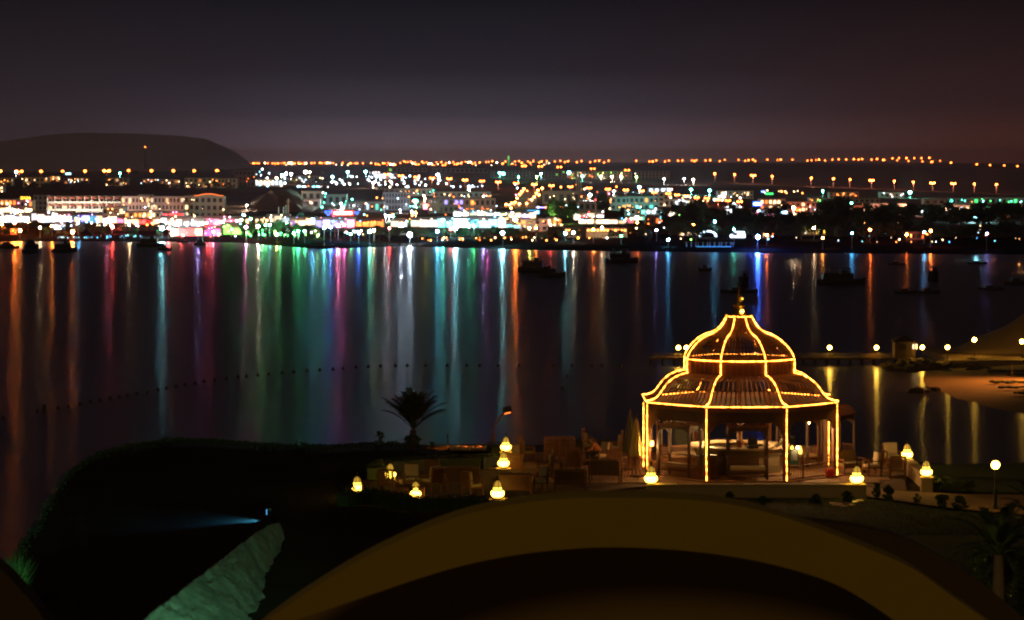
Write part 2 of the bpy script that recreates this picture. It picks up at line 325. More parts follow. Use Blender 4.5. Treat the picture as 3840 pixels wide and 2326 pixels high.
farx += [Z4(x, y) for x, y in zip((130, 215, 310, 335, 390, 440, 495, 570, 625, 665, 725, 750, 790, 830, 900, 925, 970, 1020, 1060, 1115, 1190, 1230, 1260, 1310, 1370, 1410, 1440, 1500, 1560, 1615, 1660, 1700, 1770, 1890, 1960, 2030), (130, 145, 130, 130, 130, 145, 150, 125, 100, 115, 105, 130, 125, 145, 110, 125, 120, 135, 150, 120, 115, 155, 130, 115, 115, 150, 135, 115, 112, 120, 140, 120, 115, 115, 110, 125) * 1)]
for k, (x, y) in enumerate(farx):
    reg(x, lamp(x, y + random.uniform(-1, 1.5), 8, 'orange' if k % 6 else 'warm', 22 if k % 3 else 45, 2.3, k % 4 == 0, 'x', 'far lamps of the settlement on the horizon', whole=True), 'tiny street lamp on the horizon')
for k in range(46):
    x = random.uniform(1010, 2060); reg(x, lamp(x, random.uniform(612, 621), 3, random.choice(['amber', 'warm', 'cream', 'orange']), 16, 1.5, False, 'x', 'low lights of the settlement on the horizon', whole=True, name='house_light'), 'faint light under the horizon lamps')
farb = [Z5(x, y) for x, y in ((25, 100), (185, 135), (225, 105), (370, 105), (430, 100), (470, 125), (565, 105), (600, 125), (645, 100), (735, 120), (770, 105), (850, 100), (970, 105), (1055, 95), (1125, 115), (1170, 100), (1305, 115), (1375, 100), (1505, 115), (1580, 100), (1640, 95), (1715, 120), (1785, 95))]
farb += [Z6(x, y) for x, y in ((265, 95), (465, 105), (515, 105), (570, 90), (700, 105), (760, 90), (900, 95), (965, 90), (1110, 90), (1175, 85), (1145, 100), (1315, 90), (1385, 85), (1530, 100), (1605, 80), (1815, 80), (1915, 95), (1965, 85), (2035, 80))]
row(farb, 'on the plateau edge behind the green lit blocks', 'orange', 22, 11, 2.7, whole=True)
farc = [Z7(x, y) for x, y in ((30, 80), (90, 75), (125, 95), (305, 75), (455, 80), (500, 75), (675, 75), (895, 90), (955, 85), (1020, 80), (1065, 75), (1155, 88), (1265, 75), (1355, 70), (1465, 72), (1580, 68), (1650, 75), (1700, 65), (1840, 75), (1920, 65), (2010, 80))]
farc += [Z8(x, y) for x, y in ((60, 75), (175, 55), (240, 80), (265, 50), (370, 50), (400, 90), (480, 50), (580, 50), (595, 95), (690, 45), (715, 105), (735, 100), (840, 88))]
row(farc, 'along the top of the dark desert slope', 'orange', 20, 10, 2.7, whole=True)
row([Z8(x, y) for x, y in ((995, 115), (1355, 137), (1540, 147), (1740, 152), (1925, 162))], 'on the road falling to the right edge', 'orange', 24, 14, 2.8)
row([Z6(1455, 290), Z6(1755, 302), (*Z6(2035, 315), 1), (*Z7(375, 320),), Z7(950, 347), Z7(1278, 357), Z7(1522, 368), (*Z7(1840, 380), 1), Z8(200, 373), Z8(465, 385), (*Z8(735, 397), 1), (*Z8(1025, 405), 1), Z8(1320, 412), Z8(1630, 418)], 'on the long straight desert road', 'orange', 34, 31, 3.2)
row([(*Z5(505, 175), 1), (*Z5(750, 180), 1), (*Z5(1040, 190), 1), (*Z5(1545, 215), 1), (*Z5(2065, 237), 1)], 'above the green lit apartment blocks', 'orange', 26, 18, 3)
row([(*Z4(x, y), 1) for x, y in ((360, 300), (580, 320), (815, 340), (1050, 355), (1310, 365), (1550, 385), (1805, 400), (2050, 415))] + [(*Z5(x, y), 1) for x, y in ((115, 415), (385, 432), (660, 452), (920, 468), (1205, 485), (1490, 505), (1775, 522), (2045, 535))] +
    [(*Z6(x, y), 1) for x, y in ((345, 550), (540, 570), (750, 590), (885, 610), (1025, 628), (1180, 650), (1335, 660), (1505, 685), (1655, 695), (1830, 712))], 'crossing the middle of the town', 'orange', 30, 28, 3.2)
row([Z5(x, y) for x, y in ((500, 520), (470, 560), (440, 600), (400, 660), (370, 720), (320, 735), (235, 755), (715, 540), (690, 585), (730, 610), (620, 680), (660, 640), (545, 740), (435, 745), (310, 810), (780, 510))], 'along the orange lit boulevard', 'amber', 30, 12, 3.8)
flood = [(450, 650, 'teal', 3.6), (60, 645, 'white', 3), (*Z3(775, 290), 'white', 4.5), (*Z3(710, 310), 'cyan', 3), (*Z3(855, 295), 'white', 4.2), (*Z3(1075, 265), 'white', 6), (*Z3(1135, 268), 'warm', 4), (*Z3(1710, 265), 'cyan', 4.5), (*Z3(1980, 260), 'cyan', 5), (*Z3(1480, 340), 'cyan', 4.5), (*Z3(635, 362), 'warm', 4.5),
         (*Z3(1375, 595), 'teal', 3.4), (*Z3(1325, 575), 'white', 3), (*Z3(1745, 760), 'teal', 5), (*Z3(2035, 725), 'teal', 5), (*Z3(355, 670), 'warm', 6.5), (*Z3(255, 735), 'cream', 4.5), (*Z3(185, 772), 'cream', 4), (*Z3(135, 925), 'cyan', 6), (*Z3(1640, 655), 'white', 3), (*Z3(1590, 680), 'white', 3), (*Z3(1608, 740), 'white', 3), (*Z3(1640, 800), 'white', 3), (*Z3(1790, 715), 'white', 3),
         (*Z4(1138, 305), 'ice', 5), (*Z4(800, 705), 'teal', 7.5), (*Z4(1165, 700), 'warm', 5.5), (*Z4(160, 425), 'cream', 4), (*Z4(1610, 525), 'cream', 4), (*Z4(750, 880), 'amber', 4), (*Z4(800, 880), 'amber', 4), (*Z4(890, 955), 'green', 4), (*Z4(925, 620), 'warm', 3), (*Z4(940, 658), 'warm', 3), (*Z4(455, 930), 'teal', 3.4), (*Z4(400, 930), 'ice', 3.4), (*Z4(345, 915), 'ice', 3),
         (*Z5(190, 290), 'teal', 6), (*Z5(135, 275), 'teal', 3.5), (*Z5(580, 260), 'teal', 4.5), (*Z5(1185, 275), 'cyan', 6), (*Z5(420, 340), 'teal', 3), (*Z5(697, 330), 'lime', 3), (*Z5(762, 290), 'cyan', 3), (*Z5(1387, 325), 'teal', 3), (*Z5(1665, 330), 'cream', 3), (*Z5(1835, 335), 'cream', 3.2), (*Z5(1975, 340), 'cream', 3), (*Z5(1078, 570), 'teal', 5), (*Z5(1505, 612), 'ice', 6), (*Z5(1860, 555), 'ice', 3),
         (*Z6(270, 335), 'lime', 3), (*Z6(312, 492), 'cyan', 5), (*Z6(1095, 530), 'teal', 4.5), (*Z6(1375, 545), 'teal', 5), (*Z6(1605, 600), 'teal', 3.4), (*Z6(990, 365), 'white', 2.4), (*Z6(688, 370), 'white', 2.4), (*Z6(1128, 380), 'cream', 3),
         (*Z7(690, 790), 'warm', 7), (*Z7(705, 720), 'amber', 5.5), (*Z7(1710, 755), 'amber', 5.5), (*Z7(2015, 770), 'orange', 4), (*Z7(1120, 535), 'teal', 3), (*Z7(1545, 715), 'teal', 3.6), (*Z8(420, 528), 'teal', 6), (*Z8(370, 737), 'warm', 7), (*Z8(530, 745), 'warm', 4.6), (*Z8(590, 745), 'amber', 4.4), (*Z8(1118, 768), 'warm', 6), (*Z8(1050, 770), 'amber', 3.4), (*Z8(1330, 778), 'amber', 4.6), (*Z8(1385, 772), 'pink', 5), (*Z8(1340, 872), 'cyan', 5.5), (*Z8(1605, 785), 'orange', 4), (*Z8(1920, 710), 'amber', 4), (*Z8(1968, 708), 'amber', 3.6), (*Z8(155, 695), 'warm', 4.6), (*Z8(50, 735), 'orange', 4), (*Z8(95, 733), 'orange', 3.6), (*Z8(790, 752), 'warm', 3.2)]
cnt = {}
for px, py, hue, r_ in sorted(flood):
    cnt[hue] = cnt.get(hue, 0) + 1
    o = lamp(px, py, 22, hue, 60, r_ * .86, False, 'x', 'floodlights standing over the town', name='floodlight')
    reg(px, o, 'bright %s floodlight' % CN[hue]); bulb(o, 22 / F * o.location.y, hue, (2200 if 1000 < px < 2700 else 1100) * r_ ** 2 * (o.location.y / 1600) ** 1.5)
# small white lamps of the middle grounds and strings of shore lights (each a low lamp post)
def scatter(n_, x0, x1, y0, y1, hues, st, rpx, label, group, drop=7, name=None):
    nm = group.split()[0:3]; nm = 'yard_lamp' if 'streets' in label or 'halls' in label else 'garden_lamp' if 'garden' in group else 'bulb_post' if 'bulb' in group else 'beach_lamp' if ('beach' in group or 'shore' in group or 'waterfront' in group or 'wood' in group) else 'lamp_post'
    for k in range(n_):
        hu = hues[k % len(hues)]
        px = random.uniform(x0, x1); py = random.uniform(y0, y1)
        reg(px, lamp(px, py, drop, hu, round(st * random.choice((.35, .7, 1, 1, 1.8))), rpx * random.uniform(.6, 1.4), False, label, group, whole=True, name=nm), label)
scatter(46, 1900, 2330, 690, 785, ['orange', 'amber', 'warm', 'orange', 'pink', 'ice'], 14, 2.2, 'small glowing lamp in the streets around the boulevard', 'street lights around the boulevard', 8)
scatter(40, 1180, 1900, 735, 812, ['ice', 'warm', 'teal', 'amber', 'white', 'cyan', 'orange'], 14, 2.2, 'small lamp among the mid town halls', 'lamps in the park of mid town halls', 8)
scatter(58, 1205, 1690, 658, 702, ['white', 'ice', 'white', 'ice', 'cream', 'white'], 14, 2.3, 'small cold white garden lamp', 'small white garden lamps in the middle of the town')
scatter(16, 955, 1075, 634, 700, ['white', 'ice', 'cyan'], 14, 2.2, 'small cold white lamp by the hill block', 'small white lamps by the block on the hill')
scatter(16, 1690, 1810, 696, 702, ['ice'], 12, 1.8, 'small pale lamp on the long terrace', 'lamps of the long terrace')
scatter(30, 2330, 2810, 733, 760, ['white', 'cream', 'ice', 'amber', 'warm'], 14, 2.3, 'small lamp behind the park trees', 'small lamps behind the park trees', 8)
scatter(12, 2860, 3010, 713, 727, ['amber', 'warm'], 12, 1.9, 'small amber lamp below the embankment', 'small lamps below the embankment')
scatter(30, 1565, 2120, 889, 902, ['amber', 'warm', 'amber', 'orange'], 13, 2.0, 'small amber lamp above the dark beach', 'amber lamps along the dark middle beach', 5)
scatter(34, 2700, 3830, 872, 908, ['warm', 'amber', 'cyan', 'ice', 'warm', 'azure'], 9, 1.7, 'faint lamp under the eastern trees', 'faint lamps under the eastern shore trees', 5)
scatter(22, 2130, 2700, 850, 900, ['warm', 'white', 'amber', 'lime', 'yellow'], 12, 2.1, 'small lamp between the park trees', 'garden lamps of the park on the shore', 5)
scatter(26, 3240, 3830, 795, 870, ['warm', 'amber', 'cream'], 8, 1.6, 'faint lamp inside the dark wood', 'faint lamps inside the dark wood', 5)
# ------------------------------------------------------------------ buildings
def building(px0, px1, pt, pb, wallm, label, floors=2, cols=4, lit=.25, hues=('warm', 'cream'), st=2.5, depth=14, name='building', cat='building', group=None, rz=0, parapet=True, shop=None, shop_st=5, awn=None, wh=.55):
    b = gp((px0 + px1) / 2, pb); D = b.y; w = (px1 - px0) / F * D; h = (pb - pt) / F * D
    t = thing(name, label, cat, b, rz, group)
    MB().box((0, depth / 2, h / 2 - .4), (w, depth, h + .8)).build('wall', wallm, t)
    if parapet: MB().box((0, depth / 2, h + .18), (w + .5, depth + .5, .36)).build('roof', M['roof'] if parapet is True else parapet, t)
    fl = floors + (1 if shop else 0); fh = h / fl; cw = w / cols
    ww, wz = cw * .55, fh * wh
    m0 = MB().box((0, 0, 0), (ww, .12, wz)); wins = {}
    def pane(mt, key):
        if key not in wins:
            o = m0.build('window', mt, t); wins[key] = o; return o
        return use(wins[key], 'window', t)
    for f in range(1 if shop else 0, fl):
        for c in range(cols):
            on = random.random() < lit; hu = random.choice(hues)
            o = pane(G(hu, st) if on else M['glass'], hu if on else 'dark'); o.location = (-w / 2 + cw * (c + .5), -.03, fh * (f + .5))
        MB().box((0, -.2, fh * f + .05), (w + .1, .6, .14)).build('ledge', wallm, t)
    if not shop and lit > .03:
        bm_ = MB(); hs = list(hues)[:2] + [random.choice(('warm', 'amber', 'ice', 'orange'))]  # loose bulbs added at random for a denser glow in the town
        for c in range(max(5, int(w / 2.6))):
            bm_.ball((random.uniform(-w * .55, w * .55), -random.uniform(1.2, 8), random.uniform(.8, h * .9)), random.uniform(.13, .36) * (D / 1500) ** .7, 5, random.randrange(len(hs)))
        bo_ = bm_.build('added_bulbs', [G(x_, 13) for x_ in hs], t); bo_['kind'] = 'stuff'
    if shop:
        ns = max(2, int(w / 3.4)); sw = w / ns; kp = {}
        for c in range(ns):
            hu = random.choice(shop); mul = random.choice((.3, .6, 1, 1, 1.5, 2.2)); hf = random.choice((.5, .65, .8)); key = (hu, mul, hf)
            loc = (-w / 2 + sw * (c + .5), -.05, fh * (.08 + hf / 2))
            if key in kp: use(kp[key], 'shop_window', t, loc)
            else: kp[key] = MB().box((0, 0, 0), (sw * random.choice((.7, .86, .92)), .14, fh * hf)).build('shop_window', G(hu, round(shop_st * mul * .62, 2)), t, loc)
        bm_ = MB(); hs = [random.choice(shop), random.choice(shop), random.choice(('warm', 'amber', 'white', 'cyan', 'pink', 'azure'))]  # loose bulbs added before the shop front as irregular bright dots
        for c in range(int(w / 1.3)):
            bm_.ball((random.uniform(-w / 2, w / 2), -random.uniform(1.2, 5), random.uniform(.6, h * 1.05)), random.uniform(.14, .42), 5, random.randrange(3))
        bo_ = bm_.build('added_bulbs', [G(x_, 16) for x_ in hs], t); bo_['kind'] = 'stuff'
        MB().box((0, -.8, fh * .88), (w, 1.5, .12), 0, 0, .15).build('awning', awn or M['red'], t)
    return t
# left hill villas
vill = [(0, 45, 668, 697, 'cream'), (88, 180, 666, 702, 'cream'), (182, 222, 662, 682, 'cream'), (225, 330, 668, 690, 'brownw'), (400, 478, 668, 698, 'cream'), (535, 620, 672, 690, 'pinkw'), (622, 670, 674, 705, 'pinkw'), (692, 775, 668, 706, 'cream'), (778, 815, 668, 704, 'cream'), (815, 885, 670, 706, 'cream'), (0, 12, 700, 722, 'white')]
for k, (a, b, c, d, m_) in enumerate(vill):
    building(a, b, c, d, M[m_], '%s low villa from the left on the dark hillside above the long hotel' % nth(k + 1), 2, max(2, int((b - a) / 14)), .14, ('warm', 'amber'), .8, 12, 'villa', 'villa', 'villas on the hillside')
# long white hotel: bays with sloped red roofs over balconies
def hotel(px0, px1, pt, pb, bays, label, wallm):
    b = gp((px0 + px1) / 2, pb); D = b.y; w = (px1 - px0) / F * D; h = (pb - pt) / F * D
    t = thing('hotel', label, 'hotel', b)
    MB().box((0, 8, h / 2 - .4), (w, 14, h + .8)).build('wall', wallm, t)
    fh = h / 3; bw = w / bays
    slab = MB().box((0, -1, 0), (bw * .96, 2, .22)).box((0, -1.95, .5), (bw * .96, .12, .9)); wdw = MB().box((0, 0, 0), (bw * .36, .14, fh * .5)); fin = MB().box((0, -1, 0), (.28, 2, fh * .96))
    wedge = MB().add([(-bw * .45, -2.2, 0), (bw * .45, -2.2, 0), (bw * .45, .6, 0), (-bw * .45, .6, 0), (-bw * .45, -2.2, fh * .42), (-bw * .45, .6, fh * .42)], [(0, 1, 5 - 1), (0, 3, 2, 1), (3, 5, 2), (0, 4, 5, 3), (1, 2, 5, 4)])
    first = {}
    def put(k, mbx, nm, mt, loc):
        if k not in first: first[k] = mbx.build(nm, mt, t, loc)
        else: use(first[k], nm, t, loc)
    for f in range(3):
        for c in range(bays):
            x = -w / 2 + bw * (c + .5); z = fh * f
            put('s', slab, 'balcony', wallm, (x, 0, z + .1)); put('f', fin, 'fin_wall', wallm, (x - bw / 2, 0, z + fh / 2))
            on = random.random() < .2
            put('wl' if on else 'wd', wdw, 'window', G('warm', 1.3) if on else M['glass'], (x - bw * .22, .9, z + fh * .5))
            put('wd', wdw, 'window', M['glass'], (x + bw * .22, .9, z + fh * .5))
            if f: put('r', wedge, 'sloped_roof', M['red'], (x, 0, z + fh * .6))
    return t
hotel(180, 455, 735, 818, 10, 'long white hotel wing with sloped red balcony roofs above bright shops', M['white'])
building(455, 560, 738, 818, M['pinkw'], 'shaded pinkish hotel wing joining the white balconies to the middle tower', 3, 8, .25, ('warm', 'cream'), .9, 14, 'hotel', 'hotel')
building(518, 562, 732, 817, M['white'], 'pale square hotel tower between two long balcony wings', 3, 2, .1, ('warm',), 2, 17, 'hotel', 'hotel')
building(563, 690, 738, 818, M['pinkw'], 'hotel wing with glowing balconies behind the red sign, left of the yellow block', 3, 9, .3, ('warm', 'cream'), .9, 14, 'hotel', 'hotel')
building(690, 728, 735, 820, M['white'], 'narrow white stair tower attached to the yellow arched hotel block', 3, 2, .3, ('warm',), 2.4, 15, 'hotel', 'hotel')
hb = building(728, 838, 737, 822, M['cream'], 'cream hotel block with an arched parapet lit along its curve', 3, 5, .06, ('warm',), 2, 14, 'hotel', 'hotel', parapet=False)
hD = hb.location.y; hw = 110 / F * hD; hh = 85 / F * hD
m_ = MB(); pr = []
for k in range(17):
    u = -1 + k / 8; z = hh + (.35 + 1.0 * max(0, math.cos(u * PI / 2 * 1.3)) if abs(u) < .77 else .35); pr.append((u * hw / 2, z))
vs = [(x, 0, z) for x, z in pr] + [(x, 0, hh) for x, z in pr] + [(x, .5, z) for x, z in pr] + [(x, .5, hh) for x, z in pr]; N = 17; fs = []
for k in range(N - 1): fs += [(k, k + N, k + N + 1, k + 1), (k + 2 * N, k + 1 + 2 * N, k + 3 * N + 1, k + 3 * N), (k, k + 1, k + 1 + 2 * N, k + 2 * N)]
m_.add(vs, fs).build('parapet', M['cream'], hb)
for k, (dx, lb) in enumerate(((205, 'added facade light before the left end of the long hotel'), (290, 'added facade light before the middle of the sloped roofs'), (375, 'added facade light near the red roof sign'), (500, 'added facade light before the pinkish hotel wing'), (620, 'added facade light above the pink hall'), (745, 'added facade light at the foot of the stair tower'), (810, 'added facade light before the arched hotel block'))):
    o = lamp(dx, 806, 14, 'cream', 30, 2.2, False, lb, 'added facade lights of the long hotel', name='added_facade_light'); bulb(o, 3.0, 'cream', (15000, 15000, 13000, 4000, 4500, 13000, 17000)[k], -4)  # lamps added in front of the hotel to brighten its walls
MB().tube([(x, -.25, z + .12) for x, z in pr], .16, 5).build('light_strip', G('orange', 2.2), hb)
# other buildings: px0, px1, top, base, wall, label, floors, cols, lit, hues, st, extra
B = [
 (125, 178, 733, 790, 'grey', 'grey block with a green wash of light left of the long hotel', 3, 3, 0, ('warm',), 1, {}),
 (0, 62, 748, 800, 'pinkw', 'brightly lit corner building at the far left edge of the town', 1, 4, .8, ('orange', 'amber'), 3, dict(shop=('warm', 'cream'), shop_st=5)),
 (62, 122, 752, 805, 'cream', 'cream building under the yellow lettered roof sign', 1, 4, .7, ('amber', 'orange'), 3, dict(shop=('warm', 'cream', 'white'), shop_st=6)),
 (0, 110, 800, 835, 'white', 'low shop row with blue white windows beside the dark shore park', 0, 3, 0, ('white',), 3, dict(shop=('white', 'ice', 'white'), shop_st=8)),
 (115, 270, 795, 836, 'cream', 'low restaurant with an orange cornice and dazzling white front', 0, 5, 0, ('white',), 3, dict(shop=('cream', 'white', 'ice'), shop_st=7)),
 (275, 385, 800, 838, 'grey', 'dim low shop block between the white restaurant and the round sign', 0, 4, 0, ('violet',), 3, dict(shop=('violet', 'warm', 'cyan'), shop_st=1.8)),
 (385, 465, 778, 838, 'white', 'white fronted club building under the red sign with yellow letters', 1, 4, .3, ('warm', 'red'), 2.5, dict(shop=('pink', 'warm', 'white'), shop_st=4.5)),
 (467, 600, 795, 842, 'white', 'white arcade with a scalloped parapet between palms', 1, 8, .55, ('warm', 'amber'), 3, dict(shop=('warm', 'red', 'cream'), shop_st=4)),
 (602, 690, 796, 835, 'pinkw', 'pink glowing hall beneath the long red neon line', 0, 4, 0, ('red',), 3, dict(shop=('pink', 'red', 'pink'), shop_st=4)),
 (600, 770, 812, 858, 'white', 'wide dazzling white pavilion left of the red terrace lamps', 0, 4, 0, ('white',), 3, dict(shop=('white', 'cream', 'white'), shop_st=7)),
 (772, 905, 812, 856, 'white', 'long white canopy building behind the red terrace', 0, 4, 0, ('white',), 3, dict(shop=('cream', 'white', 'pink'), shop_st=5)),
 (640, 760, 852, 886, 'pinkw', 'red lit beach restaurant with lamps under its eaves', 0, 4, 0, ('red',), 3, dict(shop=('red', 'pink', 'warm', 'red'), shop_st=5)),
 (765, 830, 850, 886, 'brownw', 'red lit beach bar beside the green palm garden', 0, 4, 0, ('red',), 3, dict(shop=('warm', 'red', 'magenta'), shop_st=5)),
 (832, 905, 838, 882, 'cream', 'warm lit cafe front where the red and the green light meet', 0, 4, 0, ('red',), 3, dict(shop=('warm', 'lime', 'white'), shop_st=5)),
 (880, 955, 640, 700, 'brownw', 'dark multi storey block on the hill crest left of the lit windows', 3, 5, .04, ('warm',), 1, {}),
 (957, 1060, 672, 700, 'white', 'pale block with a row of bright bluish white windows on the hill', 1, 7, .95, ('white', 'cream', 'ice'), 4, {}),
 (1130, 1205, 718, 755, 'grey', 'grey hangar behind the reddish mound, left of the green washed wall', 1, 3, 0, ('teal',), 1, {}),
 (1205, 1300, 730, 770, 'grey', 'long low store with a green washed wall above the neon birds', 1, 4, .1, ('teal',), 1.5, {}),
 (1138, 1200, 748, 780, 'pinkw', 'reddish shed on the slope above the teal dome', 1, 2, .2, ('warm',), 1, {}),
 (1300, 1440, 757, 795, 'grey', 'low grey hall with pale stripes beneath the teal floodlight', 1, 8, .2, ('ice', 'teal'), 1, {}),
 (1435, 1535, 722, 790, 'grey', 'dim blue grey block with vertical panels left of the large teal star lamp', 3, 9, .05, ('ice',), 1, {}),
 (1440, 1620, 708, 736, 'grey', 'teal washed crenellated terrace building in mid town', 1, 9, .12, ('teal', 'cream'), 1.5, {}),
 (1625, 1840, 720, 742, 'grey', 'violet grey terrace building behind the orange neon mall', 1, 10, .05, ('warm',), 1, {}),
 (1605, 1740, 745, 800, 'grey', 'bluish mall with orange neon lines and a white sign', 2, 7, .2, ('orange', 'violet'), 2, {}),
 (1742, 1858, 745, 806, 'grey', 'mall wing with stacked orange neon bands beside the boulevard', 2, 6, .35, ('orange', 'amber'), 2.4, {}),
 (1000, 1085, 806, 835, 'grey', 'low white topped building below the row of small masts', 0, 3, 0, ('white',), 2, dict(shop=('ice', 'cream'), shop_st=2.5)),
 (900, 1010, 815, 846, 'brownw', 'brown cafe terrace glowing above the green garden', 1, 6, .6, ('warm', 'amber'), 3, {}),
 (1085, 1180, 815, 848, 'white', 'white bungalow with a lit gable above the green trees', 0, 3, 0, ('white',), 2, dict(shop=('cream', 'warm', 'violet'), shop_st=3.5)),
 (1180, 1330, 818, 856, 'pinkw', 'rosy wall and shop row under the long red and white sign', 0, 4, 0, ('white',), 2, dict(shop=('cream', 'pink', 'violet'), shop_st=4.5)),
 (1330, 1440, 826, 852, 'brownw', 'low brown building with a glowing orange cornice right of the rosy shops', 0, 4, 0, ('white',), 2, dict(shop=('orange', 'amber'), shop_st=3.5)),
 (1465, 1530, 825, 852, 'white', 'small shop with two white lit bays above the twin beach floodlights', 0, 3, 0, ('white',), 2, dict(shop=('white', 'cream'), shop_st=7)),
 (1540, 1640, 818, 852, 'grey', 'shop row with white windows and a green strip left of the cyan lamps', 0, 3, 0, ('white',), 2, dict(shop=('white', 'cream', 'green'), shop_st=6)),
 (1640, 1760, 815, 855, 'grey', 'cyan flooded shop row around the biggest cyan star lamp', 0, 3, 0, ('white',), 2, dict(shop=('cyan', 'white', 'cyan'), shop_st=7)),
 (1762, 1900, 812, 856, 'grey', 'cyan lit shop row reaching the foot of the boulevard', 0, 3, 0, ('white',), 2, dict(shop=('white', 'cyan', 'warm', 'cyan'), shop_st=7)),
 (1700, 1850, 790, 818, 'white', 'long white canopy at the lower end of the boulevard', 0, 3, 0, ('white',), 2, dict(shop=('white', 'cream'), shop_st=6)),
 (1850, 2010, 795, 822, 'white', 'white lit terrace crossing the foot of the boulevard', 0, 3, 0, ('white',), 2, dict(shop=('white', 'warm', 'violet'), shop_st=6)),
 (1895, 1985, 820, 856, 'cream', 'cream cafe with cyan lit walls right of the cyan shops', 1, 4, .2, ('warm',), 2, dict(shop=('cyan', 'cream'), shop_st=4)),
 (1950, 2055, 822, 868, 'cream', 'plain sand coloured building behind the tall single palm', 2, 4, .1, ('amber',), 2, {}),
 (2050, 2110, 815, 850, 'cream', 'small warm lit houses left of the large green tree', 1, 3, .6, ('amber', 'warm'), 2.5, {}),
 (2035, 2175, 718, 768, 'brownw', 'brown hall with a curved roof beneath a white parapet, right of the boulevard', 1, 5, .05, ('warm',), 2, {}),
 (2170, 2260, 758, 792, 'grey', 'plain blue grey wall block between the two big trees', 1, 4, 0, ('ice',), 2, {}),
 (2150, 2265, 795, 826, 'white', 'white lit market canopies behind the park with small masts', 0, 3, 0, ('white',), 2, dict(shop=('white', 'cream', 'red'), shop_st=5)),
 (2170, 2345, 820, 840, 'white', 'long low white terrace roof above the amber beach arcade', 0, 3, 0, ('white',), 2, dict(shop=('cream', 'warm'), shop_st=3.2)),
 (2290, 2350, 740, 790, 'grey', 'blue grey block with one amber window beside the dark tree', 2, 3, .15, ('amber',), 2.5, {}),
 (2342, 2470, 738, 790, 'grey', 'long teal washed hotel front with a line of roof lamps', 2, 7, .08, ('amber', 'teal'), 2, {}),
 (2468, 2492, 722, 775, 'white', 'square pale tower of the teal washed hotel', 3, 1, 0, ('ice',), 2, {}),
 (2492, 2600, 748, 775, 'white', 'pale violet low wing to the right of the square tower', 1, 6, .1, ('ice',), 2, {}),
 (2430, 2520, 704, 722, 'white', 'small white control building with a glowing glass storey', 1, 4, .9, ('white', 'ice'), 3, {}),
 (2345, 2480, 785, 826, 'white', 'dazzling white and teal market front left of the dark park trees', 1, 7, .6, ('white', 'teal', 'ice'), 5, dict(shop=('white', 'teal', 'cyan'), shop_st=6)),
 (2480, 2560, 780, 812, 'white', 'white festooned market row right of the dazzling teal front', 0, 3, 0, ('white',), 2, dict(shop=('white', 'cream', 'lime'), shop_st=5)),
 (2320, 2380, 815, 838, 'white', 'small pink lit kiosk above the park lawn', 0, 3, 0, ('white',), 2, dict(shop=('pink', 'warm'), shop_st=4)),
 (2420, 2475, 812, 848, 'brownw', 'sand coloured house with an orange lit upper front among park trees', 1, 3, .4, ('orange',), 2, {}),
 (2745, 2825, 717, 745, 'white', 'white two storey house with small dark windows below the embankment', 2, 6, .1, ('warm',), 2, {}),
 (2690, 2745, 717, 745, 'white', 'white row house left of the two storey house with lamps in front', 2, 4, .4, ('white', 'warm'), 3, {}),
 (2718, 2785, 778, 805, 'white', 'dazzling white pavilion with a pointed tent roof', 0, 3, 0, ('white',), 2, dict(shop=('white', 'white'), shop_st=9)),
 (2850, 2945, 747, 790, 'pinkw', 'salmon pink building with rows of glowing windows beside the blue sign', 2, 6, .8, ('orange', 'warm'), 3.5, {}),
 (2825, 2955, 785, 812, 'white', 'white porch building in front of the salmon pink building', 0, 3, 0, ('white',), 2, dict(shop=('white', 'ice', 'pink'), shop_st=5)),
 (2945, 3060, 758, 795, 'pinkw', 'rosy villa row left of the tallest dark tree', 2, 6, .3, ('orange', 'warm'), 2.5, {}),
 (3035, 3100, 745, 762, 'grey', 'green washed low building behind the tallest dark tree', 1, 4, .1, ('green',), 2, {}),
 (3110, 3220, 722, 745, 'cream', 'dim cream houses under the embankment right of centre', 2, 7, .1, ('amber',), 1.4, {}),
 (3165, 3300, 745, 762, 'grey', 'green washed long wall behind the rosy hotel', 1, 7, 0, ('green',), 2, {}),
 (3185, 3275, 772, 812, 'pinkw', 'rosy hotel with tall glowing columns right of the tallest tree', 1, 6, .85, ('warm', 'pink'), 4, {}),
 (3275, 3400, 765, 800, 'pinkw', 'rosy low villas with a small tower right of the columned hotel', 2, 6, .25, ('orange', 'warm'), 2.4, {}),
 (3300, 3390, 722, 742, 'cream', 'cream ruin like house below the green star floodlight', 1, 5, .2, ('amber',), 1.2, {}),
 (3402, 3465, 775, 815, 'pinkw', 'building hung with a glittering white curtain of lights', 1, 5, .9, ('white', 'pink', 'violet'), 4, {}),
 (3462, 3510, 785, 815, 'cream', 'yellow washed house right of the glittering building', 1, 3, .6, ('yellow',), 2.5, {}),
 (3465, 3545, 748, 768, 'pinkw', 'large pale pink pitched roof villa in the mid right', 1, 3, 0, ('warm',), 2, {}),
 (3530, 3640, 745, 765, 'grey', 'green washed houses behind the amber star floodlight', 1, 6, .1, ('teal',), 2, {}),
 (3650, 3840, 742, 766, 'grey', 'green washed row at the right edge below the road', 1, 9, .1, ('green', 'teal'), 1.6, {}),
 (3550, 3640, 770, 800, 'pinkw', 'dim pink house beside the amber star floodlight', 1, 4, .3, ('ice', 'warm'), 2, {}),
 (3645, 3690, 778, 812, 'pinkw', 'pink house with a cyan lamp and a glowing corner', 1, 3, .4, ('pink', 'magenta'), 3, {}),
 (1840, 2000, 640, 668, 'grey', 'green tinted apartment block left of the green floodlight', 3, 12, .03, ('lime',), 1, {}),
 (2005, 2120, 641, 669, 'grey', 'green tinted apartment block below the brightest green white floodlight', 3, 9, .03, ('lime',), 1, {}),
